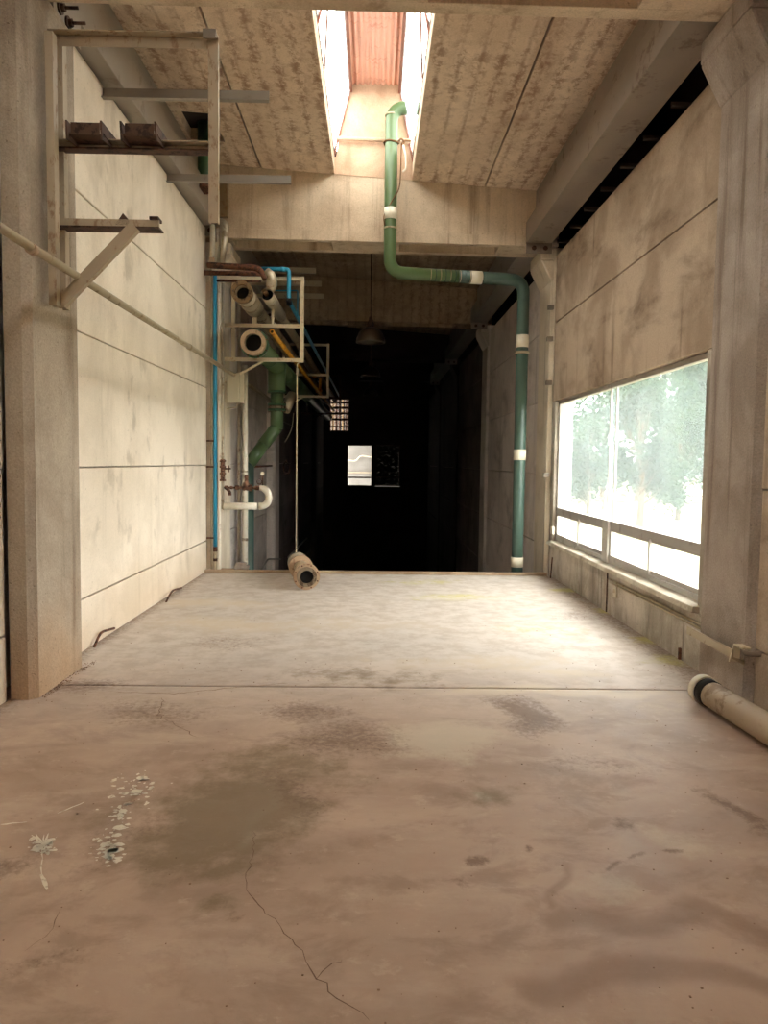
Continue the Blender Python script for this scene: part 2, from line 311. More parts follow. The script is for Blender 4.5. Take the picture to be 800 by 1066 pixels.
# floor slabs, with a grid fine enough to carry the stains that are seen on them
def blob(X, Y, px, py, rx, ry, soft=1.0):
    c = at(px, py, Z=0); a = at(px+rx, py, Z=0); b = at(px, py+ry, Z=0)
    d = np.sqrt(((X-c.x)/abs(a.x-c.x))**2+((Y-c.y)/abs(b.y-c.y))**2); return np.clip((1.25-d)/soft, 0, 1)
def line(X, Y, pix, wid):
    P = [at(x, y, Z=0) for x, y in pix]; m = np.zeros_like(X)
    for a, b in zip(P, P[1:]):
        dx, dy = b.x-a.x, b.y-a.y; t = np.clip(((X-a.x)*dx+(Y-a.y)*dy)/(dx*dx+dy*dy), 0, 1)
        d = np.hypot(X-a.x-t*dx, Y-a.y-t*dy); m = np.maximum(m, np.clip(1.3-d/wid, 0, 1))
    return m
def floor_slab(y0, y1, step, parent):
    nx, ny = int(5.2/step), int((y1-y0)/step); xs = np.linspace(-2.62, 2.68, nx); ys = np.linspace(y0, y1, ny)
    X, Y = np.meshgrid(xs, ys); Z = np.zeros_like(X)
    
    wx = X+.06*np.sin(Y*5.1)+.04*np.sin(Y*13+X*7); wy = Y+.06*np.sin(X*4.3)+.03*np.sin(X*15)
    d, o, p, yl = (np.zeros_like(X) for _ in range(4))
    for a in ((360,770,75,26,.55),(545,745,32,26,.8),(310,745,55,16,.5),(150,742,70,18,.45),(130,868,40,50,.28),(20,905,34,18,.5),(750,838,14,26,.7),(498,888,13,7,.8),(505,914,13,6,.5),(555,883,8,4,.7),(646,868,16,9,.6),
              (240,668,50,10,.35),(300,830,40,30,.4),(236,968,10,4,.8),(620,800,90,14,.25),(90,715,60,10,.5),(600,640,25,8,.35),(40,990,60,14,.3),(660,610,30,10,.35)):
        d = np.maximum(d, a[4]*blob(wx, wy, *a[:4]))
    for a in ((235,848,95,75,1.0),(300,800,90,40,.6),(250,915,60,18,.5),(225,950,40,14,.5),(500,825,60,14,.5),(120,840,60,50,.3),(380,705,110,14,.4)):
        o = np.maximum(o, a[4]*blob(wx, wy, *a[:4]))
    for a in ((460,765,75,26,.8),(490,823,14,7,.9),(262,850,12,42,.5),(245,880,10,18,.6),(640,925,55,20,.55),(700,880,70,20,.4),(580,720,140,6,.9),(240,650,110,10,.6),(210,628,90,6,.6),(560,700,80,8,.5),(700,735,60,20,.3),(330,650,160,10,.4),(500,690,150,10,.45)):
        p = np.maximum(p, a[4]*blob(wx, wy, *a[:4]))
    for a in ((597,615,30,3,.9),(640,637,26,4,.9),(680,668,26,5,.8),(700,690,40,7,.55),(480,622,60,4,.5),(440,606,60,3,.4),(560,655,70,6,.3)):
        yl = np.maximum(yl, a[4]*blob(wx, wy, *a[:4]))
    wet = np.maximum(line(wx, wy, [(585,958),(630,962),(715,972),(750,956),(800,978),(850,1000)], .085), line(wx, wy, [(540,1016),(600,1020),(670,1010),(740,1030),(800,1046),(860,1080)], .085))
    wet = np.maximum(wet, .8*line(wx, wy, [(600,905),(596,935),(606,950)], .03)); damp = wet
    d = np.maximum(d, .75*line(wx, wy, [(612,910),(650,908),(690,898),(702,888)], .012)); d = np.maximum(d, .5*line(wx, wy, [(560,735),(578,745),(545,760)], .03))
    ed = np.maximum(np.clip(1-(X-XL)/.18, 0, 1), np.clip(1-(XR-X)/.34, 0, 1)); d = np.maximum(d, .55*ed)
    V = np.stack([X, Y, Z], -1).reshape(-1, 3); n = nx*ny
    low = V.copy(); idx = np.arange(n).reshape(ny, nx)
    q = np.stack([idx[:-1, :-1], idx[:-1, 1:], idx[1:, 1:], idx[1:, :-1]], -1).reshape(-1, 4)
    rim = np.concatenate([idx[0, :], idx[1:, -1], idx[-1, ::-1][1:], idx[::-1, 0][1:-1]])
    LV = V[rim].copy(); LV[:, 2] = -.35; verts = np.concatenate([V, LV]); k = len(rim)
    side = [(rim[i], n+i, n+(i+1) % k, rim[(i+1) % k]) for i in range(k)]
    me = bpy.data.meshes.new('concrete_slab'); me.from_pydata(verts.tolist(), [], q.tolist()+[tuple(int(v) for v in f) for f in side]+[tuple(n+i for i in range(k))])
    ca = me.color_attributes.new('stain', 'FLOAT_COLOR', 'POINT'); c = np.zeros((n+k, 4)); c[:n] = np.stack([d, o, p, yl], -1).reshape(-1, 4)
    ca.data.foreach_set('color', c.ravel()); da = me.attributes.new('damp', 'FLOAT', 'POINT'); dv = np.zeros(n+k); dv[:n] = damp.ravel(); da.data.foreach_set('value', dv); me.polygons.foreach_set('use_smooth', [i < len(q) for i in range(len(me.polygons))])
    me.materials.append(M['floor']); ob = bpy.data.objects.new('concrete_slab', me); COL.objects.link(ob); ob.parent = parent; return ob
floor = struct('floor')
floor_slab(YB, 1.9, .15, floor); floor_slab(1.908, 5.288, .028, floor); floor_slab(5.302, EDGE-.09, .04, floor)
MB().box((-2.62, EDGE-.1, -4), (2.68, EDGE-.02, -.02)).build('edge_wall', 'wall_hall', floor)
cb = MB().box((-2.40, EDGE-.085, -.02), (2.50, EDGE, .035)).build('trim_1', concrete('kerb_concrete', (184, 160, 132), (150, 122, 96), (96, 72, 54), 2, (3, 3, 3), .6), None, .006); cb['kind'] = 'structure'; cb['label'] = 'low concrete kerb along the drop'
hf = struct('floor_hall'); hf['label'] = 'floor of the dark hall below'
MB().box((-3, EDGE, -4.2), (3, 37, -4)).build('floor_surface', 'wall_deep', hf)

# walls: precast panels one above another, in front of a recessed backing
def panel(x0, x1, y0, y1, z0, z1, mat, parent, jit=True):
    j = random.uniform(-.006, .006) if jit else 0
    return MB().box((x0+j, y0+.007, z0+.006), (x1+j, y1-.007, z1-.006)).build('concrete_panel', mat, parent, .006)
BAYS = [(YB, 4.98), (5.7, 10.93), (11.55, 17.03), (17.75, 23.13), (23.85, 29.23), (29.95, 35.9)]
ZL = [-.67, .435, 1.525, 2.625, 3.735, 4.85]; ZR = [-.68, .385, 1.45, 2.55, 3.60, 4.55]
LOWER = [-4.0, -2.85, -1.75]
wl = struct('wall_left'); wr = struct('wall_right')
MB().box((-2.85, YB, -4.1), (-2.545, 37, 6.3)).build('backing', 'wall_hall', wl)
for b, (y0, y1) in enumerate(BAYS):
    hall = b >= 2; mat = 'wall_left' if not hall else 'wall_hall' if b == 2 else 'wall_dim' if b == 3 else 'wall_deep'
    for z0, z1 in zip((LOWER if hall else [])+ZL[(0 if hall else 0):], ((LOWER if hall else [])+ZL)[1:]):
        if not hall: z0 = max(z0, -.3)
        panel(-2.54, XL, y0-(.0 if b != 0 else 0)+(.0), y1 if b else 4.95, z0, z1, mat, wl)
# right wall
MB().box((2.67, YB, 2.49), (2.8, 10.95, 4.55)).box((2.67, YB, -.6), (2.8, 10.95, .50)).box((2.67, 10.74, .47), (2.8, 10.95, 2.49)).box((2.67, YB, .47), (2.8, 5.86, 2.49)).box((2.67, YB, .47), (2.8, -.6, 2.49)) \
    .box((2.67, 10.95, -4.1), (2.8, 37, 4.5)).build('backing', 'wall_hall', wr)
MB().box((2.67, YB, 4.44), (3.1, 37, 4.52)).box((3.02, YB, 4.36), (3.1, 37, 6.3)).build('eaves_lining', 'shade_dark', wr)
for b, (y0, y1) in enumerate(BAYS):
    if b >= 2:
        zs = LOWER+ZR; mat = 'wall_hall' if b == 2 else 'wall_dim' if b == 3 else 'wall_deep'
        for z0, z1 in zip(zs, zs[1:]): panel(XR, 2.66, y0, y1, z0, z1, mat, wr)
    elif b == 0:
        for z0, z1 in zip([-.3]+ZR[1:], ZR[1:]): panel(XR, 2.66, y0, y1, z0, z1, 'wall_right', wr)
    else:
        s0, s1 = 5.86, 10.74
        for z0, z1 in ((2.49, 3.60), (3.60, 4.55)): panel(XR, 2.66, y0, y1, z0, z1, 'wall_right', wr)
        mid = 8.35 if b == 1 else 2.0
        panel(XR, 2.66, y0, mid-.012, -.3, .45, 'sill_wall', wr, False); panel(XR, 2.66, mid+.012, y1, -.3, .45, 'sill_wall', wr, False)
        MB().box((XR, s1, .45), (2.66, y1, 2.49)).build('window_jamb', 'sill_wall', wr, .008)
        MB().box((XR, y0, .45), (2.66, s0, 2.49)).build('window_jamb', 'sill_wall', wr, .008)
        MB().hull([(2.485, s0-.04, .455), (2.83, s0-.04, .455), (2.83, s1+.08, .455), (2.485, s1+.08, .455)], [(2.495, s0-.04, .505), (2.83, s0-.04, .523), (2.83, s1+.08, .523), (2.495, s1+.08, .505)]).build('window_sill', concrete('sill_%d' % b, (206, 198, 180), (176, 164, 144), (110, 98, 84), 2, (3, 3, 3), .6), wr, .008)
# wall behind the photographer
wb = struct('wall_back')
MB().box((-2.9, YB-.2, -.1), (3.1, YB, 6.3)).build('concrete_panel', 'wall_right', wb)

# windows of the aisle
def window(name, y0, y1, label):
    w_ = struct(name); w_['label'] = label; x = 2.63; z0, z1, zt = .525, 2.49, .95; m = 8.36 if y0 > 5 else 2.0
    for a, b in (((x-.03, y0, z1-.05), (x+.04, y1, z1)), ((x-.03, y0, z0), (x+.04, y1, z0+.045)), ((x-.03, y0, z0), (x+.04, y0+.05, z1)), ((x-.03, y1-.05, z0), (x+.04, y1, z1))):
        MB().box(a, b).build('frame', 'alu', w_, .004)
    MB().box((x-.035, y0+.05, zt-.04), (x+.035, m-.1, zt+.035)).build('transom', 'alu', w_, .004)
    MB().box((x-.035, m+.1, zt-.04), (x+.035, y1-.05, zt+.035)).build('transom', 'alu', w_, .004)
    MB().box((x-.06, m-.10, z0), (x+.04, m+.10, zt+.04)).build('mullion_post', 'alu_light', w_, .004)
    MB().box((x-.004, m-.11, zt+.04), (x+.018, m-.085, z1-.05)).build('mullion', 'alu_light', w_)
    MB().box((x-.004, m+.105, zt+.04), (x+.018, m+.125, z1-.05)).build('mullion', 'alu_light', w_)
    for a, b in ((y0+.05, m-.1), (m+.1, y1-.05)):
        c = (a+b)/2
        for s0, s1, dx in ((a, c+.02, 0), (c-.02, b, -.02)):
            MB().box((x+dx-.012, s0, z0+.045), (x+dx+.012, s1, z0+.085)).box((x+dx-.012, s0, zt-.075), (x+dx+.012, s1, zt-.04)) \
                .box((x+dx-.012, s0, z0+.085), (x+dx+.012, s0+.03, zt-.075)).box((x+dx-.012, s1-.03, z0+.085), (x+dx+.012, s1, zt-.075)).build('sash', 'alu', w_)
            MB().box((x+dx-.003, s0+.03, z0+.085), (x+dx+.003, s1-.03, zt-.075)).build('pane', 'glass', w_)
    MB().box((x+.002, y0+.05, zt+.035), (x+.008, m+.1, z1-.05)).build('pane', 'glass', w_)
    MB().box((x+.012, m-.1, zt+.035), (x+.018, y1-.05, z1-.05)).build('pane', 'glass', w_)
    return w_
window('window_1', 5.86, 10.74, 'wide window with four small sashes under two large panes')

# roof slabs
ceil = struct('ceiling')
def slab(x0, x1, y0, y1, mat, th=.22):
    a = [(x0, y0, zc(x0)), (x1, y0, zc(x1)), (x1, y1, zc(x1)), (x0, y1, zc(x0))]
    return MB().hull(a, [(p[0], p[1], p[2]+th) for p in a]).build('roof_slab', mat, ceil, .006)
for b, (y0, y1) in enumerate([(YB, 4.9), (5.4, 11.0), (11.5, 17.1), (17.6, 23.2), (23.7, 29.3), (29.8, 36)]):
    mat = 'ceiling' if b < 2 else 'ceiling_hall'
    cuts = [(-1.62, -.60), (.49, 1.51), (1.53, 2.62)]+([(-.59, .48)] if b >= 2 else [])
    for x0, x1 in cuts: slab(x0, x1, y0, y1, mat)
    if b == 1:                       # the outer left slab has a hole where a green pipe goes up
        h0, h1 = 9.35, 10.15
        for r in ((-2.75, -1.58, y0, h0), (-2.75, -1.58, h1, y1), (-2.75, -2.38, h0, h1), (-1.97, -1.58, h0, h1)): pass
        xa, xb, xc, xd = -2.75, -2.42, -1.98, -1.64
        z = lambda x, k: zc(x)+k
        m = MB()
        for (a0, a1, c0, c1) in ((xa, xd, y0, h0), (xa, xd, h1, y1), (xa, xb, h0, h1), (xc, xd, h0, h1)):
            a = [(a0, c0, zc(a0)), (a1, c0, zc(a1)), (a1, c1, zc(a1)), (a0, c1, zc(a0))]; m.hull(a, [(p[0], p[1], p[2]+.22) for p in a])
        m.build('roof_slab', mat, ceil)
    else: slab(-2.75, -1.64, y0, y1, mat)
MB().box((-2.95, YB, 5.88), (-.61, 36.1, 6.0)).build('roof_deck', 'shade_dark', ceil)
MB().box((.50, YB, 5.82), (3.1, 36.1, 5.95)).build('roof_deck', 'shade_dark', ceil)
MB().box((-.61, 11.1, 5.86), (.50, 36.1, 6.0)).build('roof_deck', 'shade_dark', ceil)

# columns
COLS = {}
def column(side, y0, y1, mat, label, zb=-.05, corbel=True):
    if side < 0: xf, xw = -2.22, -2.385 if y0 < 6 else -2.53
    else: xf, xw = 2.50, 2.66
    s = -side; c = .05
    ring = lambda z, f=0: [(xw, y0, z), (xf-s*c, y0, z), (xf, y0+c, z), (xf, y1-c, z), (xf-s*c, y1, z), (xw, y1, z)]
    t = thing('column', (xf, (y0+y1)/2, max(zb, 0)), label, 'column')
    MB().hull(ring(zb), ring(4.66)).build('shaft', mat, t)
    if corbel:
        d = .16; k0, k1 = 4.2, 4.5
        a = [(xw, y0+.02), (xf, y0+.02), (xf, y1-.02), (xw, y1-.02)]; bq = [(xw, y0+.02), (xf+s*d, y0+.02), (xf+s*d, y1-.02), (xw, y1-.02)]
        m = MB(); m.hull([(x, y, k0) for x, y in a], [(x, y, k1) for x, y in bq]); m.hull([(x, y, k1) for x, y in bq], [(x, y, 4.665) for x, y in bq])
        m.build('corbel', mat, t, .02)
    return t
c1 = column(-1, 4.96, 5.80, 'pillar', 'broad concrete column in the left foreground carrying the steel bracket frame', corbel=False)
column(1, 4.94, 5.72, 'pillar_right', 'stained concrete column in the right foreground beside the window')
column(-1, 10.95, 11.8, 'pillar_far', 'pale concrete column behind the vertical blue and white pipes', -4)
column(1, 10.95, 11.75, 'pillar_far', 'concrete column behind the tall green pipe past the window', -4)
for i, y in enumerate(START[2:5]):
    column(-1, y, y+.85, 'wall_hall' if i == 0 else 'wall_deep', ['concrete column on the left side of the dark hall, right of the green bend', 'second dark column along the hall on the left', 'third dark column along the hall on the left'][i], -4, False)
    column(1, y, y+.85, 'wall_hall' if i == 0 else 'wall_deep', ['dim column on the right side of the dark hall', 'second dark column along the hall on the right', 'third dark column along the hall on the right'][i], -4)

# cross beams
def beam(y0, label, mat):
    y1 = y0+.6; xa, xb = -2.2, 2.28; t = thing('cross_beam', (0, (y0+y1)/2, 4.7), label, 'beam')
    def seg(m, x0, x1, ya, yb, za, top):
        m.hull([(x0, ya, soff(x0)+za), (x1, ya, soff(x1)+za), (x1, yb, soff(x1)+za), (x0, yb, soff(x0)+za)], [(x0, ya, top(x0)), (x1, ya, top(x1)), (x1, yb, top(x1)), (x0, yb, top(x0))])
    m = MB(); seg(m, xa-.3, xb+.3, y0, y1, .13, lambda x: min(zc(x), 99)+.24); m.build('web', mat, t)
    m = MB(); lo = lambda x: soff(x)+.14
    seg(m, xa-.3, xb+.3, y0-.012, y0+.09, 0, lo); seg(m, xa-.3, xb+.3, y1-.12, y1+.01, 0, lo)
    for x0, x1 in ((-2.5, -2.05), (-.64, .33), (1.75, 2.58)): seg(m, x0, x1, y0+.08, y1-.1, .002, lo)
    m.build('flange', mat, t, .006)
    return t
beam(START[0], 'concrete cross beam overhead at the top edge of the picture', 'beam')
B1 = beam(START[1], 'concrete cross beam with recessed soffit above the drop, under the skylight end', 'beam')
beam(START[2], 'dark concrete cross beam over the hall behind the green pipe', 'ceiling_hall')
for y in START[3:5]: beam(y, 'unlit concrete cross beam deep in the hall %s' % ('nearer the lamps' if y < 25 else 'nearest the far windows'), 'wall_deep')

# steel edge girders: bottom flange and set-back web
def girder(side, y0, y1, label, mat):
    if side < 0: P = [(-2.52, 4.87), (-2.25, 4.87), (-2.25, 5.24), (-2.46, 5.28), (-2.46, zc(-2.46)-.01), (-2.52, zc(-2.52)-.01)]
    else: P = [(2.47, 4.70), (2.11, 4.70), (2.11, 5.0), (2.24, 5.04), (2.24, zc(2.24)-.01), (2.47, zc(2.47)-.01)]
    t = thing('edge_girder', (P[1][0], (y0+y1)/2, P[1][1]), label, 'girder')
    MB().hull([(x, y0, z) for x, z in P], [(x, y1, z) for x, z in P]).build('girder_body', mat, t, .008)
    xa, xb = P[0][0], P[1][0]; z = P[0][1]
    if y0 > 0:
        for yy in (y1-.03,):
            MB().box((xa, yy-.03, z-.14), (xb, yy-.01, z+.01)).build('end_plate', mat, t)
            for k in (.25, .7):
                c = Vector((xa+(xb-xa)*k, yy-.03, z-.07)); MB().tube([c, c+Vector((0, -.012, 0))], .035, 6).tube([c+Vector((0, -.012, 0)), c+Vector((0, -.035, 0))], .014, 8).build('bolt', 'steel_dark', t)
    return t
girder(-1, 5.46, 10.93, 'grey steel edge girder above the cream wall on the left', 'steel_grey')
girder(1, 5.46, 10.93, 'grey steel edge girder above the right wall and window', 'steel_grey_right')
girder(-1, YB, 4.83, 'grey steel edge girder over the near left wall', 'steel_grey')
girder(1, YB, 4.83, 'grey steel edge girder over the near right column', 'steel_grey_right')
for b in (2, 3, 4):
    for s in (-1, 1): girder(s, START[b-1]+.62, START[b]-.02, 'dim steel edge girder on the %s of hall bay %s' % (('left' if s < 0 else 'right'), ['one', 'two', 'three'][b-2]), 'steel_grey')
# bare tie lengths in the gap over the right wall
for k in range(8):
    y = 5.9+k*.66; o = MB().profile(LANG(.05, .008), (2.46, y, 4.60), (3.0, y, 4.60)).build('tie_angle', 'tie_dark', wr)
# bolts by the head of the left column
bt = thing('anchor_plate', (-2.3, 5.75, 4.98), 'bolted steel plate at the head of the left foreground column', 'bracket')
MB().hull([(-2.26, 5.46, 4.66), (-2.24, 5.46, 4.66), (-2.24, 5.95, 4.66), (-2.26, 5.95, 4.66)], [(-2.26, 5.46, 5.3), (-2.24, 5.46, 5.3), (-2.24, 5.95, 5.3), (-2.26, 5.95, 5.3)]).build('plate', 'steel_grey', bt)
for px, py in ((62, 8), (70, 24)):
    c = at(px, py, X=-2.24); MB().tube([c, c+Vector((.015, 0, 0))], .045, 16).tube([c+Vector((.015, 0, 0)), c+Vector((.04, 0, 0))], .028, 6).tube([c+Vector((.04, 0, 0)), c+Vector((.13, 0, 0))], .012, 8).build('bolt', 'steel_dark', bt)

# ---------------------------------------------------------------- skylight lantern
sk = thing('skylight', (0, 3, 5.6), 'long glazed roof lantern with salmon roof sheet above the aisle', 'skylight')
ya, yb = YB, 10.93; TLx, TRx, TZ = -.39, .31, 6.82
for side, (xb_, xt) in ((-1, (-.61, TLx)), (1, (.50, TRx))):
    zb = zc(xb_)+.2
    MB().box((xb_-.05 if side < 0 else xb_-.0, ya, zb), (xb_ if side < 0 else xb_+.05, yb, zb+.06)).build('kerb', 'steel_pale', sk)
    MB().box((xt-.03, ya, TZ-.09), (xt+.03, yb, TZ)).build('eaves_rail', 'salmon_steel', sk)
    ys = [ya+(yb-ya)*k/5 for k in range(6)]
    for y0, y1 in zip(ys, ys[1:]):
        MB().hull([(xb_, y0+.02, zb+.06), (xb_, y1-.02, zb+.06), (xb_+side*.008, y1-.02, zb+.06), (xb_+side*.008, y0+.02, zb+.06)], [(xt, y0+.02, TZ-.08), (xt, y1-.02, TZ-.08), (xt+side*.008, y1-.02, TZ-.08), (xt+side*.008, y0+.02, TZ-.08)]).build('pane', 'roof_glass', sk)
    for y in ys: MB().bar((xb_, y, zb+.05), (xt, y, TZ-.05), .03, .03, (0, 1, 0)).build('glazing_bar', 'salmon_steel', sk)
    for y0, y1 in ((6.6, 8.6),): MB().bar((xb_-side*.02, y1, zb+.05), (xt-side*.02, y0, TZ-.1), .018, .018).build('brace', 'salmon_steel', sk)
n = 26
for k in range(8):
    y0, y1 = ya+(yb-ya)*k/8, ya+(yb-ya)*(k+1)/8+.04
    m = MB(); pr = [(TLx-.12+(TRx-TLx+.24)*i/n, TZ+(.03 if i % 2 else 0)) for i in range(n+1)]
    m.hull([(x, y0, z+.01*(k % 2)) for x, z in pr]+[(TRx+.12, y0, TZ+.07), (TLx-.12, y0, TZ+.07)], [(x, y1, z+.01*(k % 2)) for x, z in pr]+[(TRx+.12, y1, TZ+.07), (TLx-.12, y1, TZ+.07)]).build('roof_sheet', 'salmon', sk)
MB().hull([(-.6, 10.94, 5.62), (.6, 10.94, 5.55), (.6, 11.1, 5.55), (-.6, 11.1, 5.62)], [(-.6, 10.94, 5.86), (.6, 10.94, 5.86), (.6, 11.1, 5.86), (-.6, 11.1, 5.86)]) \
    .hull([(-.58, 10.94, 5.86), (.6, 10.94, 5.86), (.6, 11.1, 5.86), (-.58, 11.1, 5.86)], [(TLx-.02, 10.94, 6.9), (TRx+.02, 10.94, 6.9), (TRx+.02, 11.1, 6.9), (TLx-.02, 11.1, 6.9)]).build('end_wall', 'end_wall', sk)
a = at(350, 144, Y=10.86); b_ = at(428, 147, Y=10.86); tag(MB().tube([a, b_], .028, 12).build('cross_tube', 'end_wall'), 'horizontal tube across the foot of the skylight end wall', 'tube')

# ---------------------------------------------------------------- pipes
def run(name, pts, r, mat, label, fillet=0, bore=0, cat='pipe', parts=(), n=18, body='pipe_body'):
    p0 = Vector(pts[-1]) if Vector(pts[-1]).z < Vector(pts[0]).z else Vector(pts[0])
    t = thing(name, p0, label, cat); MB().tube(pts, r, n, fillet, bore).build(body, mat, t)
    for nm, a, b, rr, mt in parts: MB().tube([a, b], rr, n, 0, .7 if nm == 'end_ring' else 0).build(nm, mt, t)
    return t
def dirn(a, b): return (Vector(b)-Vector(a)).normalized()
# green drain from the skylight
Yg = 10.72; g0 = at(430, 110, Y=Yg); g0.x = .62; ztop = at(407, 112, Y=Yg).z; xg = at(407, 200, Y=Yg).x; zh = at(470, 287, Y=10.85).z; xr = at(542, 450, Y=11.05).x; Y2 = 11.06
gp = [(xg+.42, Yg, ztop), (xg, Yg, ztop), (xg, Yg, zh), (xr, Y2, zh), (xr, Y2, -4)]; R_ = .088
g = thing('green_pipe', (xr, Y2, -4), 'long green drain pipe from the skylight, across the beam and down the right column', 'pipe')
MB().tube(gp[:3]+[( (xg+xr)/2, (Yg+Y2)/2, zh)], R_, 24, .2).build('pipe_body', 'green', g)
MB().tube([((xg+xr)/2, (Yg+Y2)/2, zh), gp[3], (xr, Y2, 1.5), gp[4]], [R_, R_, R_*.98, R_*.92], 24, .2).build('pipe_body', 'teal', g)
zz = lambda y, Yd, px=None: at(px or (285 if Yd in (11.0, yT_) else 545 if Yd == Y2 else 407), y, Y=Yd).z; yT_ = 13.3
for y0, y1 in ((217, 229), (283, 288)): MB().tube([(xg, Yg, zz(y0, Yg)), (xg, Yg, zz(y1, Yg))], R_+.004, 24).build('white_band', 'white_band', g) if y0 < 280 else None
for y in (120, 238): MB().tube([(xg, Yg, zz(y, Yg)-.012), (xg, Yg, zz(y, Yg)+.012)], R_+.006, 24).build('joint_ring', 'conduit', g)
xq = lambda px: at(px, 287, Y=10.9).x
f_ = lambda x: Vector((x, Yg+(Y2-Yg)*(x-xg)/(xr-xg), zh))
MB().tube([f_(xq(490)), f_(xq(502))], R_+.004, 24).build('white_band', 'white_band', g)
for y0, y1 in ((349, 362), (468, 479), (580, 590)): MB().tube([(xr, Y2, zz(y0, Y2)), (xr, Y2, zz(y1, Y2))], R_+.003, 24).build('white_band', 'white_band', g)
MB().tube([(xr, Y2, zz(366, Y2)), (xr, Y2, zz(368.5, Y2))], R_+.02, 24).build('joint_ring', 'conduit', g)
MB().tube([(xr, Y2, .0), (xr, Y2, -.12)], R_+.02, 24).build('collar', 'black', g)
for k in range(9):
    x = xq(447+k*5.2); MB().tube([f_(x), f_(x+.012)], R_+.0015, 24).build('paint_drip', 'teal' if k % 2 else 'conduit', g)
rp = thing('rope', (xg, Yg, zz(148, Yg)), 'brown cord knotted round the top of the green drain pipe', 'rope')
z1 = zz(149, Yg); MB().tube([(xg+(R_+.012)*math.cos(t), Yg+(R_+.012)*math.sin(t), z1+.008*math.sin(t*2)) for t in [i*math.pi/8 for i in range(17)]], .011, 6).build('loop', 'rope', rp)
kx = xg+R_+.05
MB().tube([(xg+R_, Yg-.04, z1), (kx, Yg-.05, z1+.05), (kx+.05, Yg-.03, z1-.01), (kx, Yg-.06, z1-.05), (kx+.04, Yg, z1+.04), (kx+.15, Yg+.06, z1+.06)], .014, 6, .03).build('knot', 'rope', rp)
MB().tube([(kx, Yg-.05, z1-.04), (kx-.01, Yg-.05, zz(190, Yg)), (kx-.03, Yg-.07, zz(200, Yg)), (xg, Yg-R_-.01, zz(214, Yg)), (xg-R_-.01, Yg-.02, zz(226, Yg)), (xg-R_+.01, Yg-.06, zz(236, Yg))], .009, 6, .08).build('strand', 'rope', rp)
MB().tube([(kx+.02, Yg-.05, z1-.04), (kx+.06, Yg-.05, z1-.2), (kx+.07, Yg-.05, z1-.36), (kx+.02, Yg-.05, z1-.4)], .014, 6, .06).build('tie', 'tie', rp)
# green pipe rising through the roof hole
tq = at(213, 196, Y=10.0); run('green_pipe', [(tq.x, tq.y, tq.z), (tq.x, tq.y, 5.95)], .085, 'green_dark', 'short green pipe rising through the hole in the roof slab', bore=.85, parts=[('flange', Vector((tq.x, tq.y, tq.z-.03)), Vector((tq.x, tq.y, tq.z+.03)), .14, 'rust')])

# --- pipe racks
def rack(Y, label, mat='steel_pale'):
    xo = at(314.5, 332, Y=11.0).x; xi = at(242, 332, Y=11.0).x; xw = -2.22; Zs = [zz(290, 11.0), zz(339, 11.0), zz(374.5, 11.0)]
    t = thing('pipe_rack', (xw, Y, Zs[2]-.35), label, 'rack')
    for z in Zs: MB().profile(LANG(.055, .012), (xw-.0, Y, z-.028), (xo, Y, z-.028)).build('rail', mat, t)
    MB().bar((xo, Y, Zs[2]-.03), (xo, Y, Zs[0]+.03), .055, .05, (0, 1, 0)).build('post', mat, t)
    MB().bar((xi, Y+.06, Zs[2]-.03), (xi, Y+.06, Zs[0]+.03), .05, .05, (0, 1, 0)).build('post', mat, t)
    MB().bar((xw, Y+.04, Zs[2]-.36), (-1.62, Y+.04, Zs[2]-.02), .045, .03).build('brace', mat, t)
    return t, Zs
rk, Zs = rack(11.02, 'pale rusty steel pipe rack on the column above the drop')
rack(17.12, 'second pipe rack further along the dark hall', 'steel_pale'); rack(23.2, 'third pipe rack deep in the dark hall', 'steel_dark')
# upper insulated pipe, open end
Xa = -1.73; zA = at(252, 303.5, Y=9.95).z
t = thing('large_pipe', (Xa, 9.95, zA), 'large metal-clad pipe with open end on the upper rack rail', 'pipe')
MB().tube([(Xa, 10.02, zA), (Xa, 11.0, zA)], .128, 28, 0, .7).build('cladding', 'clad', t)
MB().tube([(Xa, 10.98, zA), (Xa, 28, zA)], .105, 24).build('pipe_body', 'clad_dark', t)
MB().tube([(Xa, 9.95, zA), (Xa, 10.06, zA)], .14, 28, 0, .66).build('end_ring', 'insul', t)
MB().tube([(Xa, 10.3, zA), (Xa, 10.32, zA)], .134, 28).build('joint_ring', 'clad_dark', t)
MB().tube([(Xa, 10.6, zA), (Xa, 10.62, zA)], .134, 28).build('joint_ring', 'clad', t)
MB().tube([(Xa, 10.12, zA), (Xa, 10.13, zA)], .088, 20).build('bore', 'black', t)
for y in (11.03, 17.13): MB().box((Xa-.03, y-.03, Zs[1]+.03), (Xa+.03, y+.03, zA-.09)).build('saddle', 'steel_pale', t)
# lower large pipe with beige ring, becomes green, with a drop
Xb = -1.70; zB = Zs[2]+.03+.165; yT = 13.3
t = thing('large_pipe', (Xb, 10.65, zB), 'large green pipe with beige open end on the lower rack rail, branching downwards', 'pipe')
MB().tube([(Xb, 10.66, zB), (Xb, 10.8, zB)], .172, 32, 0, .72).build('end_ring', 'ring', t)
MB().tube([(Xb, 10.8, zB), (Xb, 10.86, zB)], .2, 32, 0, .6).build('flange', 'green_dark', t)
for k in range(8):
    a = k*math.pi/4+.3; c = Vector((Xb+.188*math.cos(a), 10.79, zB+.188*math.sin(a))); MB().tube([c, c+Vector((0, .09, 0))], .012, 6).build('bolt', 'rust', t)
MB().tube([(Xb, 10.86, zB), (Xb, 28, zB)], .15, 28, 0, .8).build('pipe_body', 'green', t)
MB().tube([(Xb, 10.83, zB), (Xb, 10.84, zB)], .128, 24).build('bore', 'black', t)
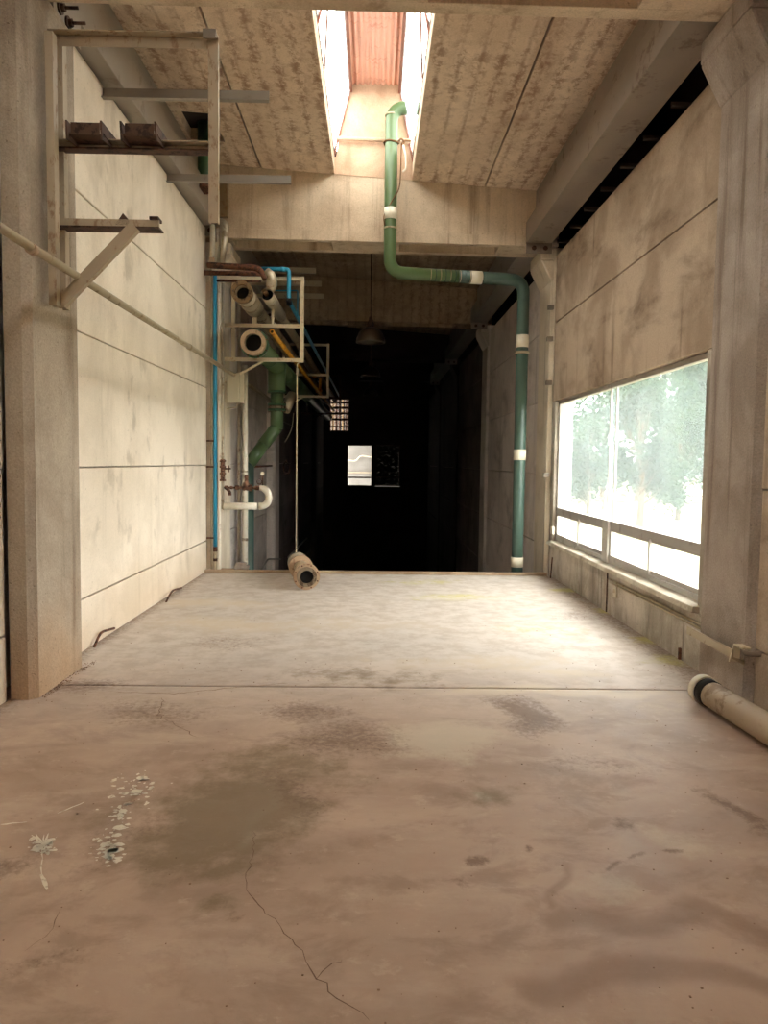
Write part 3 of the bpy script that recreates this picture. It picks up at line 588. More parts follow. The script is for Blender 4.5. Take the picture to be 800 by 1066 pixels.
for y in (12.2, 14.5, 14.6, 16.5, 19): MB().tube([(Xb, y, zB), (Xb, y+.03, zB)], .157, 28).build('joint_ring', 'green_dark', t)
xd = at(288.5, 400, Y=yT).x; zf = zz(424, yT); ze = zz(446, yT)
MB().tube([(xd, yT, zB), (xd, yT, zz(407, yT))], .155, 24).build('branch', 'green', t)
MB().tube([(xd, yT, zz(407, yT)), (xd, yT, zz(409, yT))], .165, 24).build('joint_ring', 'green_dark', t)
en = at(259.5, 482, Y=yT-.3); kn = Vector((xd, yT, ze+.02))
MB().tube([(xd, yT, zz(408, yT)), kn-Vector((0, 0, .03))], .115, 24).build('drop_pipe', 'green', t)
MB().tube([kn, kn+(en-kn)*.12, kn+(en-kn)*.5], .112, 24).build('drop_pipe', 'green', t); MB().tube([kn+(en-kn)*.48, en-Vector((0, 0, .02))], .105, 24).build('drop_pipe', 'green', t)
MB().tube([en+Vector((0, 0, .03)), (en.x, en.y, -4)], .085, 24).build('drop_pipe', 'teal', t)
for z, rr, mt in ((zf+.045, .16, 'green_dark'), (zf-.045, .16, 'green_dark'), (zf, .12, 'conduit')): MB().tube([(xd, yT, z-.02), (xd, yT, z+.02)], rr, 24).build('flange', mt, t)
for k in range(8):
    a = k*math.pi/4; MB().tube([(xd+.14*math.cos(a), yT+.14*math.sin(a), zf-.09), (xd+.14*math.cos(a), yT+.14*math.sin(a), zf+.09)], .012, 6).build('bolt', 'valve', t)
# clad pipe with torn open end
Xc = at(278, 306, Y=10.42).x; zC = at(278, 306, Y=10.42).z
t = thing('clad_pipe', (Xc, 10.6, zC), 'silver-clad pipe with torn open end above the rack middle rail', 'pipe')
MB().tube([(Xc, 10.42, zC), (Xc, 11.9, zC)], .086, 24, 0, .93).build('cladding', 'clad', t)
MB().tube([(Xc, 11.9, zC), (Xc, 28, zC)], .07, 20).build('pipe_body', 'clad_dark', t)
MB().tube([(Xc, 10.56, zC), (Xc, 10.57, zC)], .08, 24).build('bore', 'black', t)
MB().tube([(Xc-.03, 10.36, zC+.03), (Xc-.02, 10.6, zC+.02)], .032, 14, 0, .65).build('inner_pipe', 'insul', t)
MB().box((Xc-.015, 11.0, Zs[1]+.03), (Xc+.015, 11.04, zC-.07)).build('saddle', 'steel_pale', t)
pe = at(281, 290, Y=10.5); MB().tube([at(277, 282, Y=10.62), at(283, 289, Y=10.62), at(283, 297, Y=10.62), at(281, 301, Y=10.64)], [.055, .075, .078, .07], 18, .05).build('elbow_cladding', 'clad', t)
# rusty feed pipes
run('rusty_pipe', [at(216, 276, Y=10.6), at(270, 279, Y=10.6), at(277, 291, Y=10.6)], .042, 'rust', 'upper rusty brown pipe running from the wall to the silver elbow', .12)
run('rusty_pipe', [at(213, 284, Y=10.75), at(272, 285, Y=10.75)], .034, 'rust', 'lower rusty brown pipe just beneath the one joined to the silver elbow')
run('rusty_pipe', [at(224, 292, Y=10.9), at(272, 293, Y=10.9)], .018, 'rust', 'thin rusty pipe lowest of the three under the cross beam')
# blue pipes
b0 = at(272, 280, Y=10.95); b1 = at(301, 282, Y=10.95); b2 = at(301, 313, Y=10.95)
run('blue_pipe', [b0, (b1.x, 10.95, b0.z), (b1.x, 10.95, b2.z+.04), (b1.x+.01, 11.06, b2.z-.02), (b1.x+.01, 27, b2.z-.02)], .03, 'blue', 'bright blue pipe with elbow at the top of the rack, running back into the hall', .05,
    parts=[('coupling', Vector((b1.x-.12, 10.95, b0.z)), Vector((b1.x-.06, 10.95, b0.z)), .036, 'blue'), ('cap', Vector((b1.x, 10.93, b2.z+.02)), Vector((b1.x, 11.0, b2.z-.04)), .038, 'black')], n=14)
run('blue_pipe', [at(280, 302.5, Y=11.1), at(310, 302.5, Y=11.1), at(310, 329, Y=11.1), at(316, 332, Y=12.5)], .009, 'blue', 'thin blue tube bent square inside the rack', .02, n=8)
# yellow pipe
y0_ = at(283, 345, Y=10.85); run('yellow_pipe', [y0_, (y0_.x, 20.6, y0_.z-.02), (y0_.x+.02, 27, y0_.z-.03)], .034, 'yellow', 'yellow gas pipe running back through the rack', bore=.75, n=14,
    parts=[('coupling', Vector((y0_.x, 12.2, y0_.z-.002)), Vector((y0_.x, 12.35, y0_.z-.002)), .04, 'yellow'), ('bore', Vector((y0_.x, 10.9, y0_.z)), Vector((y0_.x, 10.905, y0_.z)), .026, 'black')])
q0, q1, q2 = at(318, 391.5, Y=20.2), at(333.5, 391.5, Y=20.2), at(333.5, 406, Y=20.2)
run('yellow_pipe', [q0, q1, q2, (q2.x-.08, 20.2, q2.z-.08)], .035, 'yellow', 'yellow pipe loop beside the second rack', .08, n=12, parts=[('valve', q2+Vector((-.1, 0, 0)), q2+Vector((.03, 0, -.06)), .07, 'yellow')])
# wire braces, tubes on the top left bundle
for px, w_, y0p, y1p, mt, lb in ((221.5, .038, 234, 272, 'white_pipe', 'white vertical pipe stub at the beam end, nearest the wall'), (227.3, .024, 238, 276, 'white_pipe', 'thin clad vertical pipe stub at the beam end, middle one')):
    run('pipe_stub', [at(px, y0p, Y=10.85), at(px, y1p, Y=10.85)], w_, mt, lb, n=14)
run('pipe_stub', [at(226, 231, Y=10.88), at(234, 233, Y=10.84), at(233.5, 250, Y=10.8), at(231, 276, Y=10.78)], [.045, .062, .05, .036], 'clad', 'silver elbow pipe stub at the beam end, right one', .1, n=18)
o = at(221, 271, Y=10.78); tag(MB().box(o-Vector((.035, .03, .03)), o+Vector((.035, .03, .035))).build('clip', 'ring'), 'small tan clip where the white stub meets the rusty pipe', 'clip')
# vertical pipes in front of the left column
Yv = 10.9
run('blue_pipe', [at(224, 283, Y=Yv), at(224.3, 571, Y=Yv)], .028, 'blue', 'bright blue vertical pipe in the corner beside the cream wall', n=16, parts=[('lower_length', at(224.3, 571, Y=Yv), (at(224.3, 571, Y=Yv).x, Yv, -4), .024, 'conduit'), ('coupling', at(224.3, 569, Y=Yv), at(224.3, 574, Y=Yv), .031, 'rust'), ('coupling', at(224.3, 581, Y=Yv), at(224.3, 584, Y=Yv), .03, 'rust')])
run('white_pipe', [at(228.4, 294, Y=Yv), (at(228.0, 480, Y=Yv).x, Yv, -4)], .024, 'white_pipe', 'slim white vertical pipe right beside the blue one', n=14)
t = run('insulated_pipe', [at(232.2, 295, Y=10.92), at(232, 475, Y=10.92), at(232, 530, Y=10.92)], .02, 'clad', 'thin clad vertical pipe holding the small brown valve', n=12)
MB().tube([at(232, 478, Y=10.9), at(232, 500, Y=10.9)], .034, 14).build('valve_body', 'valve', t)
for y in (480, 486, 493, 500): MB().tube([at(232, y-1, Y=10.9), at(232, y+1, Y=10.9)], .046, 14).build('valve_flange', 'valve', t)
MB().tube([at(231, 488, Y=10.88), at(238, 488, Y=10.85)], .012, 8).tube([at(238, 484.5, Y=10.85), at(238, 491.5, Y=10.85)], .012, 8).tube([at(236, 488, Y=10.84), at(240.5, 488, Y=10.84)], .012, 8).build('valve_handle', 'valve', t)
run('grey_conduit', [at(219.8, 236, Y=10.9), (at(219.8, 480, Y=10.9).x, 10.9, -4)], .013, 'conduit', 'thin grey conduit in the corner left of the blue pipe', n=10)
for y in (459, 486, 560):
    c = at(219, y, Y=10.88); tag(MB().box(c-Vector((.05, .02, .012)), c+Vector((.05, .0, .012))).build('pipe_clamp', 'rust'), 'small rusty clamp on the corner pipes, %s' % {459: 'uppermost', 486: 'level with the brown valve', 560: 'lowest near the blue pipe end'}[y], 'clamp')
# pipes beyond the left column
run('white_pipe', [at(249, 300, Y=12.0), at(249, 480, Y=12.0), (at(249, 480, Y=12).x, 12.0, -4)], .026, 'clad', 'narrow grey-white vertical pipe right of the pale column', n=12)
run('white_pipe', [at(255, 380, Y=11.95), at(255.2, 480, Y=11.95), (at(255.4, 480, Y=11.95).x, 11.95, -4)], .046, 'white_pipe', 'thick white vertical pipe in front of the green one', n=18,
    parts=[('collar', at(255, 560, Y=11.95), at(255, 563, Y=11.95), .05, 'clad'), ('collar', at(255, 490, Y=11.95), at(255, 492, Y=11.95), .05, 'clad')])
c = at(251, 594, Y=11.2); sb = thing('block_stack', c, 'brown stone blocks at the foot of the white pipes just past the kerb', 'block')
c = at(251.5, 590, Y=11.05); MB().box(c+Vector((-.1, -.06, -.03)), c+Vector((.11, .06, .02))).build('block', 'pillar_right', sb, .004); MB().box(c+Vector((-.075, -.05, .02)), c+Vector((.07, .05, .06))).build('block', 'pillar_right', sb, .004); MB().box(c+Vector((-.3, -.04, -.12)), c+Vector((.1, .04, -.03))).build('ledge', 'pillar', sb)
# junction box and trunking
jb = thing('junction_box', (-2.1, 11.05, 2.47), 'beige junction box on the column where the long conduit ends', 'box')
a, b_ = at(236, 419, Y=11.02), at(249.5, 388, Y=11.02); MB().box((a.x, 11.02, a.z), (b_.x, 11.2, b_.z)).build('body', 'box', jb, .008); MB().box((a.x+.01, 11.008, a.z+.01), (b_.x-.01, 11.02, b_.z-.01)).build('lid', 'box', jb, .004)
tk = at(252, 419, Y=11.1); MB().box((b_.x+.004, 11.05, a.z), (b_.x+.06, 11.15, b_.z+.02)).build('trunking', 'box', jb)
MB().tube([at(247, 419, Y=11.08), at(247, 424, Y=11.08), at(236, 425.5, Y=11.08)], .011, 8, .03).build('cable', 'conduit', jb)
# long conduit along the left wall
cA = at(243.5, 390, Y=11.0); c0 = Vector((cA.x, 11.03, cA.z)); c9 = Vector((cA.x, 2.6, cA.z+.01))
run('long_conduit', [c9, c0], .027, 'conduit', 'long beige conduit crossing the left column and wall to the junction box', cat='conduit', n=16,
    parts=[('coupling', Vector((cA.x, y-.04, cA.z)), Vector((cA.x, y+.04, cA.z)), .033, 'conduit') for y in (5.33, 8.4)]+[('coupling', Vector((cA.x, 4.55, cA.z)), Vector((cA.x, 4.6, cA.z)), .034, 'ring')])
# U-bend with valves
Yu = 10.93; ub = thing('u_bend_pipe', at(255, 528, Y=Yu), 'white insulated pipe with U-bend and row of brown valves left of the drop', 'pipe')
p = [at(232, 527, Y=Yu), at(268, 527, Y=Yu)]; MB().tube(p, .052, 20).build('pipe_body', 'white_pipe', ub)
cx, cz = at(272, 517.5, Y=Yu).x, at(272, 517.5, Y=Yu).z; rr = at(272, 508, Y=Yu).z-cz
arc = [(cx-.03, Yu, cz-rr)]+[(cx+rr*.85*math.cos(a), Yu, cz+rr*math.sin(a)) for a in [(-80+i*16)*math.pi/180 for i in range(11)]]+[(cx-.02, Yu, cz+rr)]
MB().tube(arc, [.052]*2+[.05]*9+[.042, .036], 20).build('bend_wrap', 'white_pipe', ub)
for a in arc[2:11:2]:
    pass
MB().tube([at(232, 527, Y=Yu), at(233.5, 527, Y=Yu)], .058, 20).build('end_collar', 'conduit', ub)
zv = cz+rr; MB().tube([(at(233, 510, Y=Yu).x, Yu, zv), (cx, Yu, zv)], .016, 12).build('valve_line', 'valve', ub)
for px, wd, r in ((236, .05, .034), (241, .04, .028), (247, .05, .04), (256, .09, .045), (261, .05, .055), (266, .03, .03), (268, .05, .038)):
    x = at(px, 510, Y=Yu).x; MB().lathe((x-wd/2, Yu, zv), (1, 0, 0), [(0, .0), (0, r*.7), (wd*.2, r), (wd*.5, r*.75), (wd*.8, r), (wd, r*.7), (wd, 0)], 12).build('valve', 'valve', ub)
xv = at(256.5, 505, Y=Yu).x; MB().lathe((xv, Yu, zv+.02), (0, 0, 1), [(0, .05), (.05, .045), (.07, .028), (.12, .022), (.125, .03), (.16, .025), (.17, 0)], 12).build('bonnet', 'valve', ub)
xd_ = at(240, 515, Y=Yu).x; MB().tube([(at(236, 510, Y=Yu).x, Yu-.01, zv), (xd_, Yu-.03, zv-.07), (xd_, Yu-.03, zv-.11)], .024, 10, .02).build('drain_cock', 'valve', ub)
xs = at(273.4, 500, Y=Yu).x; MB().tube([(xs, Yu, zv+.03), (xs, Yu, at(273, 495, Y=Yu).z)], .008, 8).build('gauge_stem', 'rust', ub)
zg = at(273, 493, Y=Yu).z; MB().tube([(xs, Yu-.02, zg), (xs, Yu+.01, zg)], .028, 18).build('gauge', 'white_band', ub)
MB().tube([(xs-.045+.035*math.cos(t), Yu, zv+.09+.035*math.sin(t)) for t in [i*math.pi/6 for i in range(13)]], .006, 6).build('siphon_ring', 'rust', ub)
# thin rod hanging past the kerb, grey clad stub behind the drop
run('thin_rod', [at(314, 375.5, Y=11.02), at(309.5, 379, Y=11.02), (at(309, 450, Y=11.02).x, 11.02, -4)], .009, 'steel_pale', 'thin pale vertical rod hanging from the rack corner past the kerb', cat='rod', n=8)
run('pipe_stub', [at(305, 411, Y=14.6), at(297, 427, Y=14.4)], .1, 'clad', 'grey clad pipe piece hanging beside the green flange', n=18, bore=.8)
run('wall_pipe', [at(258, 400, Y=13.6), at(281, 416, Y=16.9)], .035, 'conduit', 'beige wall pipe between the two left columns, behind the green drop', n=10)
run('wall_pipe', [at(283, 482+3, Y=17.0), at(262, 483+3, Y=13.0)], .02, 'rust', 'thin rusty pipe along the wall below the green bend', n=8)
run('hand_rail', [at(262, 610, Y=12.0), at(279, 582, Y=14.8), at(292, 582, Y=16.9)], .018, 'steel_grey', 'grey handrail rising along the wall past the kerb', .2, cat='rail', n=8)
run('hand_rail', [at(300, 580, Y=17.2), at(320, 560, Y=21)], .02, 'steel_grey', 'short grey rail beside the hall column', .2, cat='rail', n=8)
run('cable_loop', [at(298, 480, Y=17.0), at(302, 485, Y=17.0), at(301, 493, Y=17.0), at(296, 493, Y=17.0), at(295, 484, Y=17.0), at(299, 479, Y=17.0)], .02, 'steel_dark', 'dark cable coiled on the hall column', .12, cat='cable', n=8)
run('cable_loop', [at(306, 430, Y=17.0), at(304, 448, Y=17.0), at(297, 460, Y=17.0)], .012, 'conduit', 'thin grey cable drooping over the hall column', .4, cat='cable', n=8)

# ---------------------------------------------------------------- bracket frame on the left foreground column
fr = thing('bracket_frame', (-2.24, 5.3, 2.66), 'cream rusty steel bracket frame bolted to the left foreground column', 'bracket')
Yf = 5.36; Yn = 5.20
def Zf(y, Y=Yf): return at(150, y, Y=Y).z
MB().profile(CH(.07, .05, .007), (at(59, 180, Y=Yn).x, Yn, Zf(320, Yn)), (at(59, 180, Y=Yn).x, Yn, Zf(37, Yn)), (-1, 0, 0)).build('post', 'steel_cream', fr)
MB().profile(CH(.07, .05, .007), (at(69, 180, Y=Yf+.05).x, Yf+.05, Zf(322, Yf)), (at(69, 180, Y=Yf+.05).x, Yf+.05, Zf(40, Yf)), (-1, 0, 0)).build('post', 'steel_cream', fr)
xo = at(223, 120, Y=Yf).x
MB().profile([(-.04, -.07), (-.033, -.07), (-.033, 0), (.03, 0), (.03, .007), (-.04, .007)], (-2.24, Yf-.03, Zf(38)), (xo+.03, Yf-.03, Zf(38))).build('rail', 'steel_cream', fr)
MB().bar((at(214, 40, Y=Yf).x, Yf-.075, Zf(40)), (xo+.03, Yf-.075, Zf(40)), .012, .055).build('joint_plate', 'steel_grey', fr)
pz = Zf(232); MB().profile(CH(.066, .045, .007), (xo, Yf-.03, pz), (xo, Yf-.03, Zf(45)), (0, 1, 0)).build('post', 'steel_cream', fr)
MB().profile([(-.04, -.045), (-.033, -.045), (-.033, 0), (.04, 0), (.04, -.007), (.04, .007), (-.04, .007)][0:4]+[(.04, .007), (-.04, .007)], (-2.2, Yf-.03, Zf(151)), (xo-.03, Yf-.03, Zf(151))).build('rail', 'steel_cream', fr)
MB().bar((-2.2, Yf-.0, Zf(157.5)), (xo-.03, Yf-.0, Zf(157.5)), .09, .012).build('flange', 'steel_dark', fr)
zr = Zf(235); x1 = at(166, 235, Y=Yf-.05).x
MB().bar((-2.2, Yf-.05, zr), (x1, Yf-.05, zr), .02, .045).build('rail', 'steel_cream', fr); MB().bar((-2.2, Yf, zr-.028), (x1, Yf, zr-.028), .12, .01).build('flange', 'steel_dark', fr)
MB().bar(at(64, 316, Y=Yf-.1), at(141, 236, Y=Yf-.1), .05, .075).build('brace', 'steel_cream', fr)
MB().bar((x1-.06, Yf-.03, zr+.03), (x1+.0, Yf-.03, zr+.03), .1, .02).build('end_cleat', 'steel_dark', fr)
bc = at(135, 229, Y=Yf-.06)
MB().hull([bc+Vector((-.1, 0, -.035)), bc+Vector((.02, 0, -.035)), bc+Vector((-.045, 0, .045))], [bc+Vector((-.1, .06, -.035)), bc+Vector((.02, .06, -.035)), bc+Vector((-.045, .06, .045))]).build('cleat', 'steel_dark', fr)
# pipe saddles resting on the middle rail
def saddle(px, w, label):
    c = at(px, 151, Y=Yf-.03); zt = Zf(153.5); t = thing('pipe_saddle', (c.x, Yf-.03, zt), label, 'saddle')
    x0, x1 = c.x-w/2, c.x+w/2; y0, y1 = Yf-.16, Yf+.14
    MB().box((x0, y0, zt+.012), (x1, y1, zt+.022)).build('base_plate', 'steel_dark', t)
    MB().box((x0+.02, y0, zt+.022), (x1-.03, y0+.012, zt+.09)).build('web', 'steel_dark', t)
    for x, dx in ((x0, -.015), (x1-.012, .03)):
        MB().hull([(x, y0-.03, zt-.03), (x+.012, y0-.03, zt-.03), (x+.012, y1, zt+.01), (x, y1, zt+.01)], [(x-.012, y0-.01, zt+.10), (x, y0-.01, zt+.10), (x, y1, zt+.10), (x-.012, y1, zt+.10)]).build('cheek', 'steel_dark', t)
    for x in (x0+.02, x1-.06): MB().hull([(x-.02, y0+.1, zt+.09), (x+.03, y0+.1, zt+.09), (x+.03, y0+.11, zt+.09), (x-.02, y0+.11, zt+.09)], [(x-.005, y0+.1, zt+.135), (x+.015, y0+.1, zt+.125), (x+.015, y0+.11, zt+.125), (x-.005, y0+.11, zt+.135)]).build('lug', 'steel_dark', t)
    MB().box((x0, y1-.012, zt+.02), (x1, y1, zt+.1)).build('web', 'steel_dark', t)
saddle(97, .24, 'rusty pipe saddle on the bracket frame, the one nearer the column'); saddle(152, .24, 'rusty pipe saddle on the bracket frame, the one further from the column')
# channels cantilevered from the wall heads
for k, (Y, py, xe, lb) in enumerate(((6.85, 98, 280, 'nearest grey steel channel reaching out over the cream wall'), (8.9, 185, 303, 'second grey steel channel reaching out below the roof hole'), (13.3, 279.5, 329, 'upper brown steel channel past the cross beam'), (14.2, 293, 335, 'middle brown steel channel past the cross beam'), (15.2, 306, 337, 'lowest brown steel channel past the cross beam'))):
    z = at(200, py, Y=Y).z-.05; x1 = at(xe, py, Y=Y).x
    tag(MB().profile([(-.03, 0), (-.03, .1), (-.024, .1), (-.024, .006), (.03, .006), (.03, 0)], (-2.5, Y, z), (x1, Y, z)).build('steel_channel', 'steel_grey' if k < 2 else 'steel_pale'), lb, 'channel')
# boards and debris stuffed over the wall head by the left column
tag(MB().box((-2.40, 10.80, 4.98), (-2.08, 10.90, 5.45)).build('timber_board', 'wood'), 'yellowed board standing behind the pipes at the beam end', 'board')

# ---------------------------------------------------------------- right-hand fittings
p0 = at(722, 653, X=2.43); p1 = at(774, 676, X=2.43)
br = thing('steel_shelf_bracket', (2.44, 5.2, p0.z), 'pale bent steel channel fixed low on the right foreground column', 'bracket')
MB().hull([(2.50, 5.72, .30), (2.425, 5.72, .325), (2.415, 5.72, .315), (2.50, 5.72, .27)], [(2.50, 4.98, .30), (2.425, 4.98, .325), (2.415, 4.98, .315), (2.50, 4.98, .27)]).build('channel', 'conduit', br)
MB().hull([(2.415, 5.72, .315), (2.425, 5.72, .315), (2.425, 5.72, .375), (2.415, 5.72, .375)], [(2.415, 4.98, .315), (2.425, 4.98, .315), (2.425, 4.98, .375), (2.415, 4.98, .375)]).build('channel_lip', 'conduit', br)
MB().hull([(2.40, 4.985, .29), (2.47, 4.985, .29), (2.47, 4.985, .41), (2.43, 4.985, .41)], [(2.40, 5.0, .29), (2.47, 5.0, .29), (2.47, 5.0, .41), (2.43, 5.0, .41)]).build('end_plate', 'steel_pale', br); MB().box((2.43, 4.88, .40), (2.49, 5.0, .412)).build('strap', 'steel_pale', br)
run('grey_conduit', [(2.47, 4.93, .37), (2.47, 4.88, .37), (2.7, 4.88, .37)], .018, 'steel_grey_right', 'short dark conduit round the near corner of the right column', .03, n=10)
q = [at(641, 606, X=2.54), at(727, 645, X=2.54)]
cd = thing('twin_conduit', q[0], 'pair of thin conduits along the low wall under the window', 'conduit')
for dz in (0, -.03): MB().tube([(2.538, 8.0, q[0].z+dz), (2.538, 5.74, q[0].z+dz)], .011, 8).build('tube', 'conduit', cd)
so = thing('socket_box', (2.51, 8.05, .2), 'small pale socket plate at the end of the twin conduits', 'socket'); a = at(637, 615, X=2.5)
MB().box((2.53, a.y-.05, a.z-.07), (2.556, a.y+.05, a.z+.07)).build('plate', 'box', so, .004); MB().box((2.522, a.y-.02, a.z-.02), (2.531, a.y+.02, a.z+.02)).build('outlet', 'conduit', so)
a = at(628, 610, X=2.5); tag(MB().box((2.54, a.y-.012, .005), (2.556, a.y+.012, .44)).build('cover_strip', 'steel_dark'), 'dark rusty strip over the joint of the low wall', 'strip')
a = at(702, 672, X=2.49); tag(MB().box((2.53, a.y-.012, 0.005), (2.556, a.y+.012, .1)).build('wall_stub', 'rust'), 'small rusty stub at the foot of the low wall', 'stub')
a = at(575, 552, X=2.50); tag(MB().box((2.49, a.y-.06, a.z-.05), (2.52, a.y+.04, a.z+.05)).build('window_latch', 'white_band'), 'small white latch plate on the window jamb', 'latch')
a = at(580, 588, X=2.47); tag(MB().tube([(2.50, 10.55, .0), (2.505, 10.5, .3)], .008, 6).build('bent_wire', 'rust'), 'thin dark wire leaning by the kerb below the window', 'wire')
for i, y in enumerate((321, 353, 398, 495)):
    a = at(574, y, X=2.5); tag(MB().box((2.44, 10.86, a.z-.03), (2.52, 10.93, a.z+.03)).build('hinge_clamp', 'steel_grey_right'), 'small steel clamp between column and right wall, %s' % ['top one', 'second from top', 'just above the window', 'beside the window'][i], 'clamp')
# loose pipe in the right corner
t = thing('loose_pipe', at(757, 738, Z=0), 'tan pipe with black open end lying at the foot of the right column', 'pipe')
e0 = Vector((2.235, 4.98, .1)); e1 = Vector((2.34, 3.2, .1)); dd = dirn(e0, e1)
MB().tube([e0+dd*.1, e1], .085, 28, 0, .88).build('pipe_body', 'tan_pipe', t); MB().tube([e0+dd*.03, e0+dd*.12], .089, 28, 0, .84).build('seal', 'black', t); MB().tube([e0-dd*.03, e0+dd*.035], .098, 28, 0, .88).build('end_ring', 'white_band', t); MB().tube([e0+dd*.1, e0+dd*.11], .08, 20).build('bore', 'black', t)
# flanged spool on the floor
t = thing('flanged_pipe', at(319, 617, Z=0), 'short tan pipe with round flanges lying on the floor at the kerb', 'pipe')
n0 = at(319.5, 604, Y=9.35); n0.z = .166; n1 = at(310, 583, Y=10.75); n1.z = .16; n1.x = -1.07; d = dirn(n0, n1); L = (n1-n0).length
MB().tube([n0+d*.06, n1], .098, 32, 0, .8).build('pipe_body', 'tan_pipe', t)
MB().tube([n0+d*.02, n0+d*.06], .165, 32, 0, .58).build('flange', 'ring', t); MB().tube([n0-d*.01, n0+d*.022], .125, 32, 0, .66).build('flange_face', 'clad_dark', t); MB().tube([n0+d*.05, n0+d*.06], .09, 24).build('bore', 'black', t)
MB().tube([n0+d*.2, n0+d*.215], .108, 32).build('joint_ring', 'steel_dark', t)
MB().tube([n0+d*(L*.62), n0+d*(L*.62+.045)], .163, 32).build('flange', 'ring', t); MB().tube([n0+d*(L*.62+.05), n0+d*(L*.9)], .112, 32).build('sleeve', 'tan_pipe', t)
MB().tube([n1-d*.07, n1], .146, 32, 0, .7).build('end_ring', 'clad', t)
sd = d.cross(Vector((0, 0, 1))).normalized(); up = sd.cross(d)
for k in range(8):
    a = k*math.pi/4+.4; c = n0+(sd*math.cos(a)+up*math.sin(a))*.146; MB().tube([c+d*.012, c+d*.07], .01, 6).build('bolt', 'rust', t)
# bent bars in the floor along the left wall
for (A, B, lb) in (((98, 674), (119, 654), 'rusty bent bar sticking out of the floor by the left wall, nearer one'), ((173, 627), (189, 612), 'rusty bent bar sticking out of the floor by the left wall, further one')):
    a = at(*A, Z=.0); b = at(*B, X=XL+.03); m = (a+b)/2+Vector((0, -.1, .07)); tag(MB().tube([a, m, b], .011, 8, .3).build('bent_bar', 'rust'), lb, 'bar')

# ---------------------------------------------------------------- cracks, white splashes and grit on the floor
def ribbon(pix, wid, z=.0045, name='crack', jit=.012, mat='crack', parent=None):
    P = [at(x, y, Z=0) for x, y in pix]; pts = []
    for a, b in zip(P, P[1:]):
        n = max(2, int((b-a).length/.035))
        for k in range(n): pts.append(a.lerp(b, k/n)+Vector((random.uniform(-jit, jit), random.uniform(-jit, jit), 0)))
    pts.append(P[-1]); m = MB(); L, R = [], []
    for i, p in enumerate(pts):
        t = (pts[min(i+1, len(pts)-1)]-pts[max(i-1, 0)]).normalized(); s = Vector((-t.y, t.x, 0)); ww = wid*random.uniform(.4, 1.3)*(.3 if i in (0, len(pts)-1) else 1)
        L.append(m.bm.verts.new(p+s*ww/2+Vector((0, 0, z)))); R.append(m.bm.verts.new(p-s*ww/2+Vector((0, 0, z))))
    for i in range(len(pts)-1): m.bm.faces.new((L[i], L[i+1], R[i+1], R[i]))
    return m.build(name, mat, parent)
ribbon([(266,865),(261,893),(257,920),(263,938),(290,965),(318,990),(331,1018),(352,1040),(385,1064)], .0035, parent=floor)
ribbon([(331,1018),(348,1005),(356,1000)], .003, parent=floor); ribbon([(170,727),(164,745),(205,768)], .005, parent=floor); ribbon([(120,721),(180,723),(250,716),(300,712)], .008, parent=floor)
ribbon([(30,990),(50,975),(62,950)], .003, parent=floor)
def splat(px, py, rx, ry, n, label):
    t = thing('paint_splash', at(px, py, Z=.003), label, 'splash'); m = MB()
    for k in range(n):
        q = random.gauss(0, .5), random.gauss(0, .5); c = at(px+q[0]*rx, py+q[1]*ry, Z=.003); r = random.uniform(.004, .02)*(1.3 if k < n/4 else .6); e = random.uniform(.5, 1.6)
        nn = 9; ph = random.random()*6; pr = [c+Vector((math.cos(ph+i*2*math.pi/nn)*r*e*random.uniform(.6, 1.25), math.sin(ph+i*2*math.pi/nn)*r*random.uniform(.6, 1.25), .0012)) for i in range(nn)]
        m.bm.faces.new([m.bm.verts.new(p) for p in pr])
    o = m.build('splash_mark', 'splat', t); o['kind'] = 'stuff'; return t
splat(112, 884, 16, 16, 60, 'dried white splash on the floor, large patch left of the olive stain'); splat(122, 848, 12, 12, 30, 'dried white splash on the floor, small patch above the large one')
splat(140, 823, 26, 18, 60, 'scattered dried white splash furthest up the floor'); t = splat(45, 880, 10, 8, 40, 'star-shaped white bird dropping on the floor near the left edge')
for a in range(7):
    an = a*.9+.3; L_ = random.uniform(12, 18); ribbon([(45, 880), (45+L_*math.cos(an), 880-L_*.8*abs(math.sin(an)))], .008, .006, 'streak', .004, 'splat', t)
ribbon([(45, 882), (43, 905), (46, 922)], .006, .006, 'streak', .003, 'splat', t); ribbon([(43, 912), (49, 927)], .022, .006, 'streak', .003, 'splat', t)
ribbon([(0, 860), (14, 858), (28, 857)], .012, .006, 'streak', .003, 'splat', t); ribbon([(60, 848), (75, 842), (88, 836)], .012, .006, 'streak', .006, 'splat', t)
m = MB()
for k in range(500):
    c = Vector((random.uniform(-2.3, 2.4), random.choice([random.uniform(2.0, 6), random.uniform(2, 10.6)]), .003)); r = random.choice([.0012, .002, .002, .003])
    m.box(c-Vector((r*random.uniform(.6, 2), r, 0)), c+Vector((r, r*random.uniform(.6, 1.6), r*.8)))
for k in range(160):
    s = random.random(); c = Vector((-2.22-.0*s+random.gauss(.02, .018), 5.0+.95*s, .002)); r = random.uniform(.001, .004); m.box(c-Vector((r, r, 0)), c+Vector((r, r, r)))
o = m.build('grit', 'grit'); o['kind'] = 'stuff'; o['label'] = 'brown grit and crumbs strewn over the concrete floor'; o['category'] = 'grit'

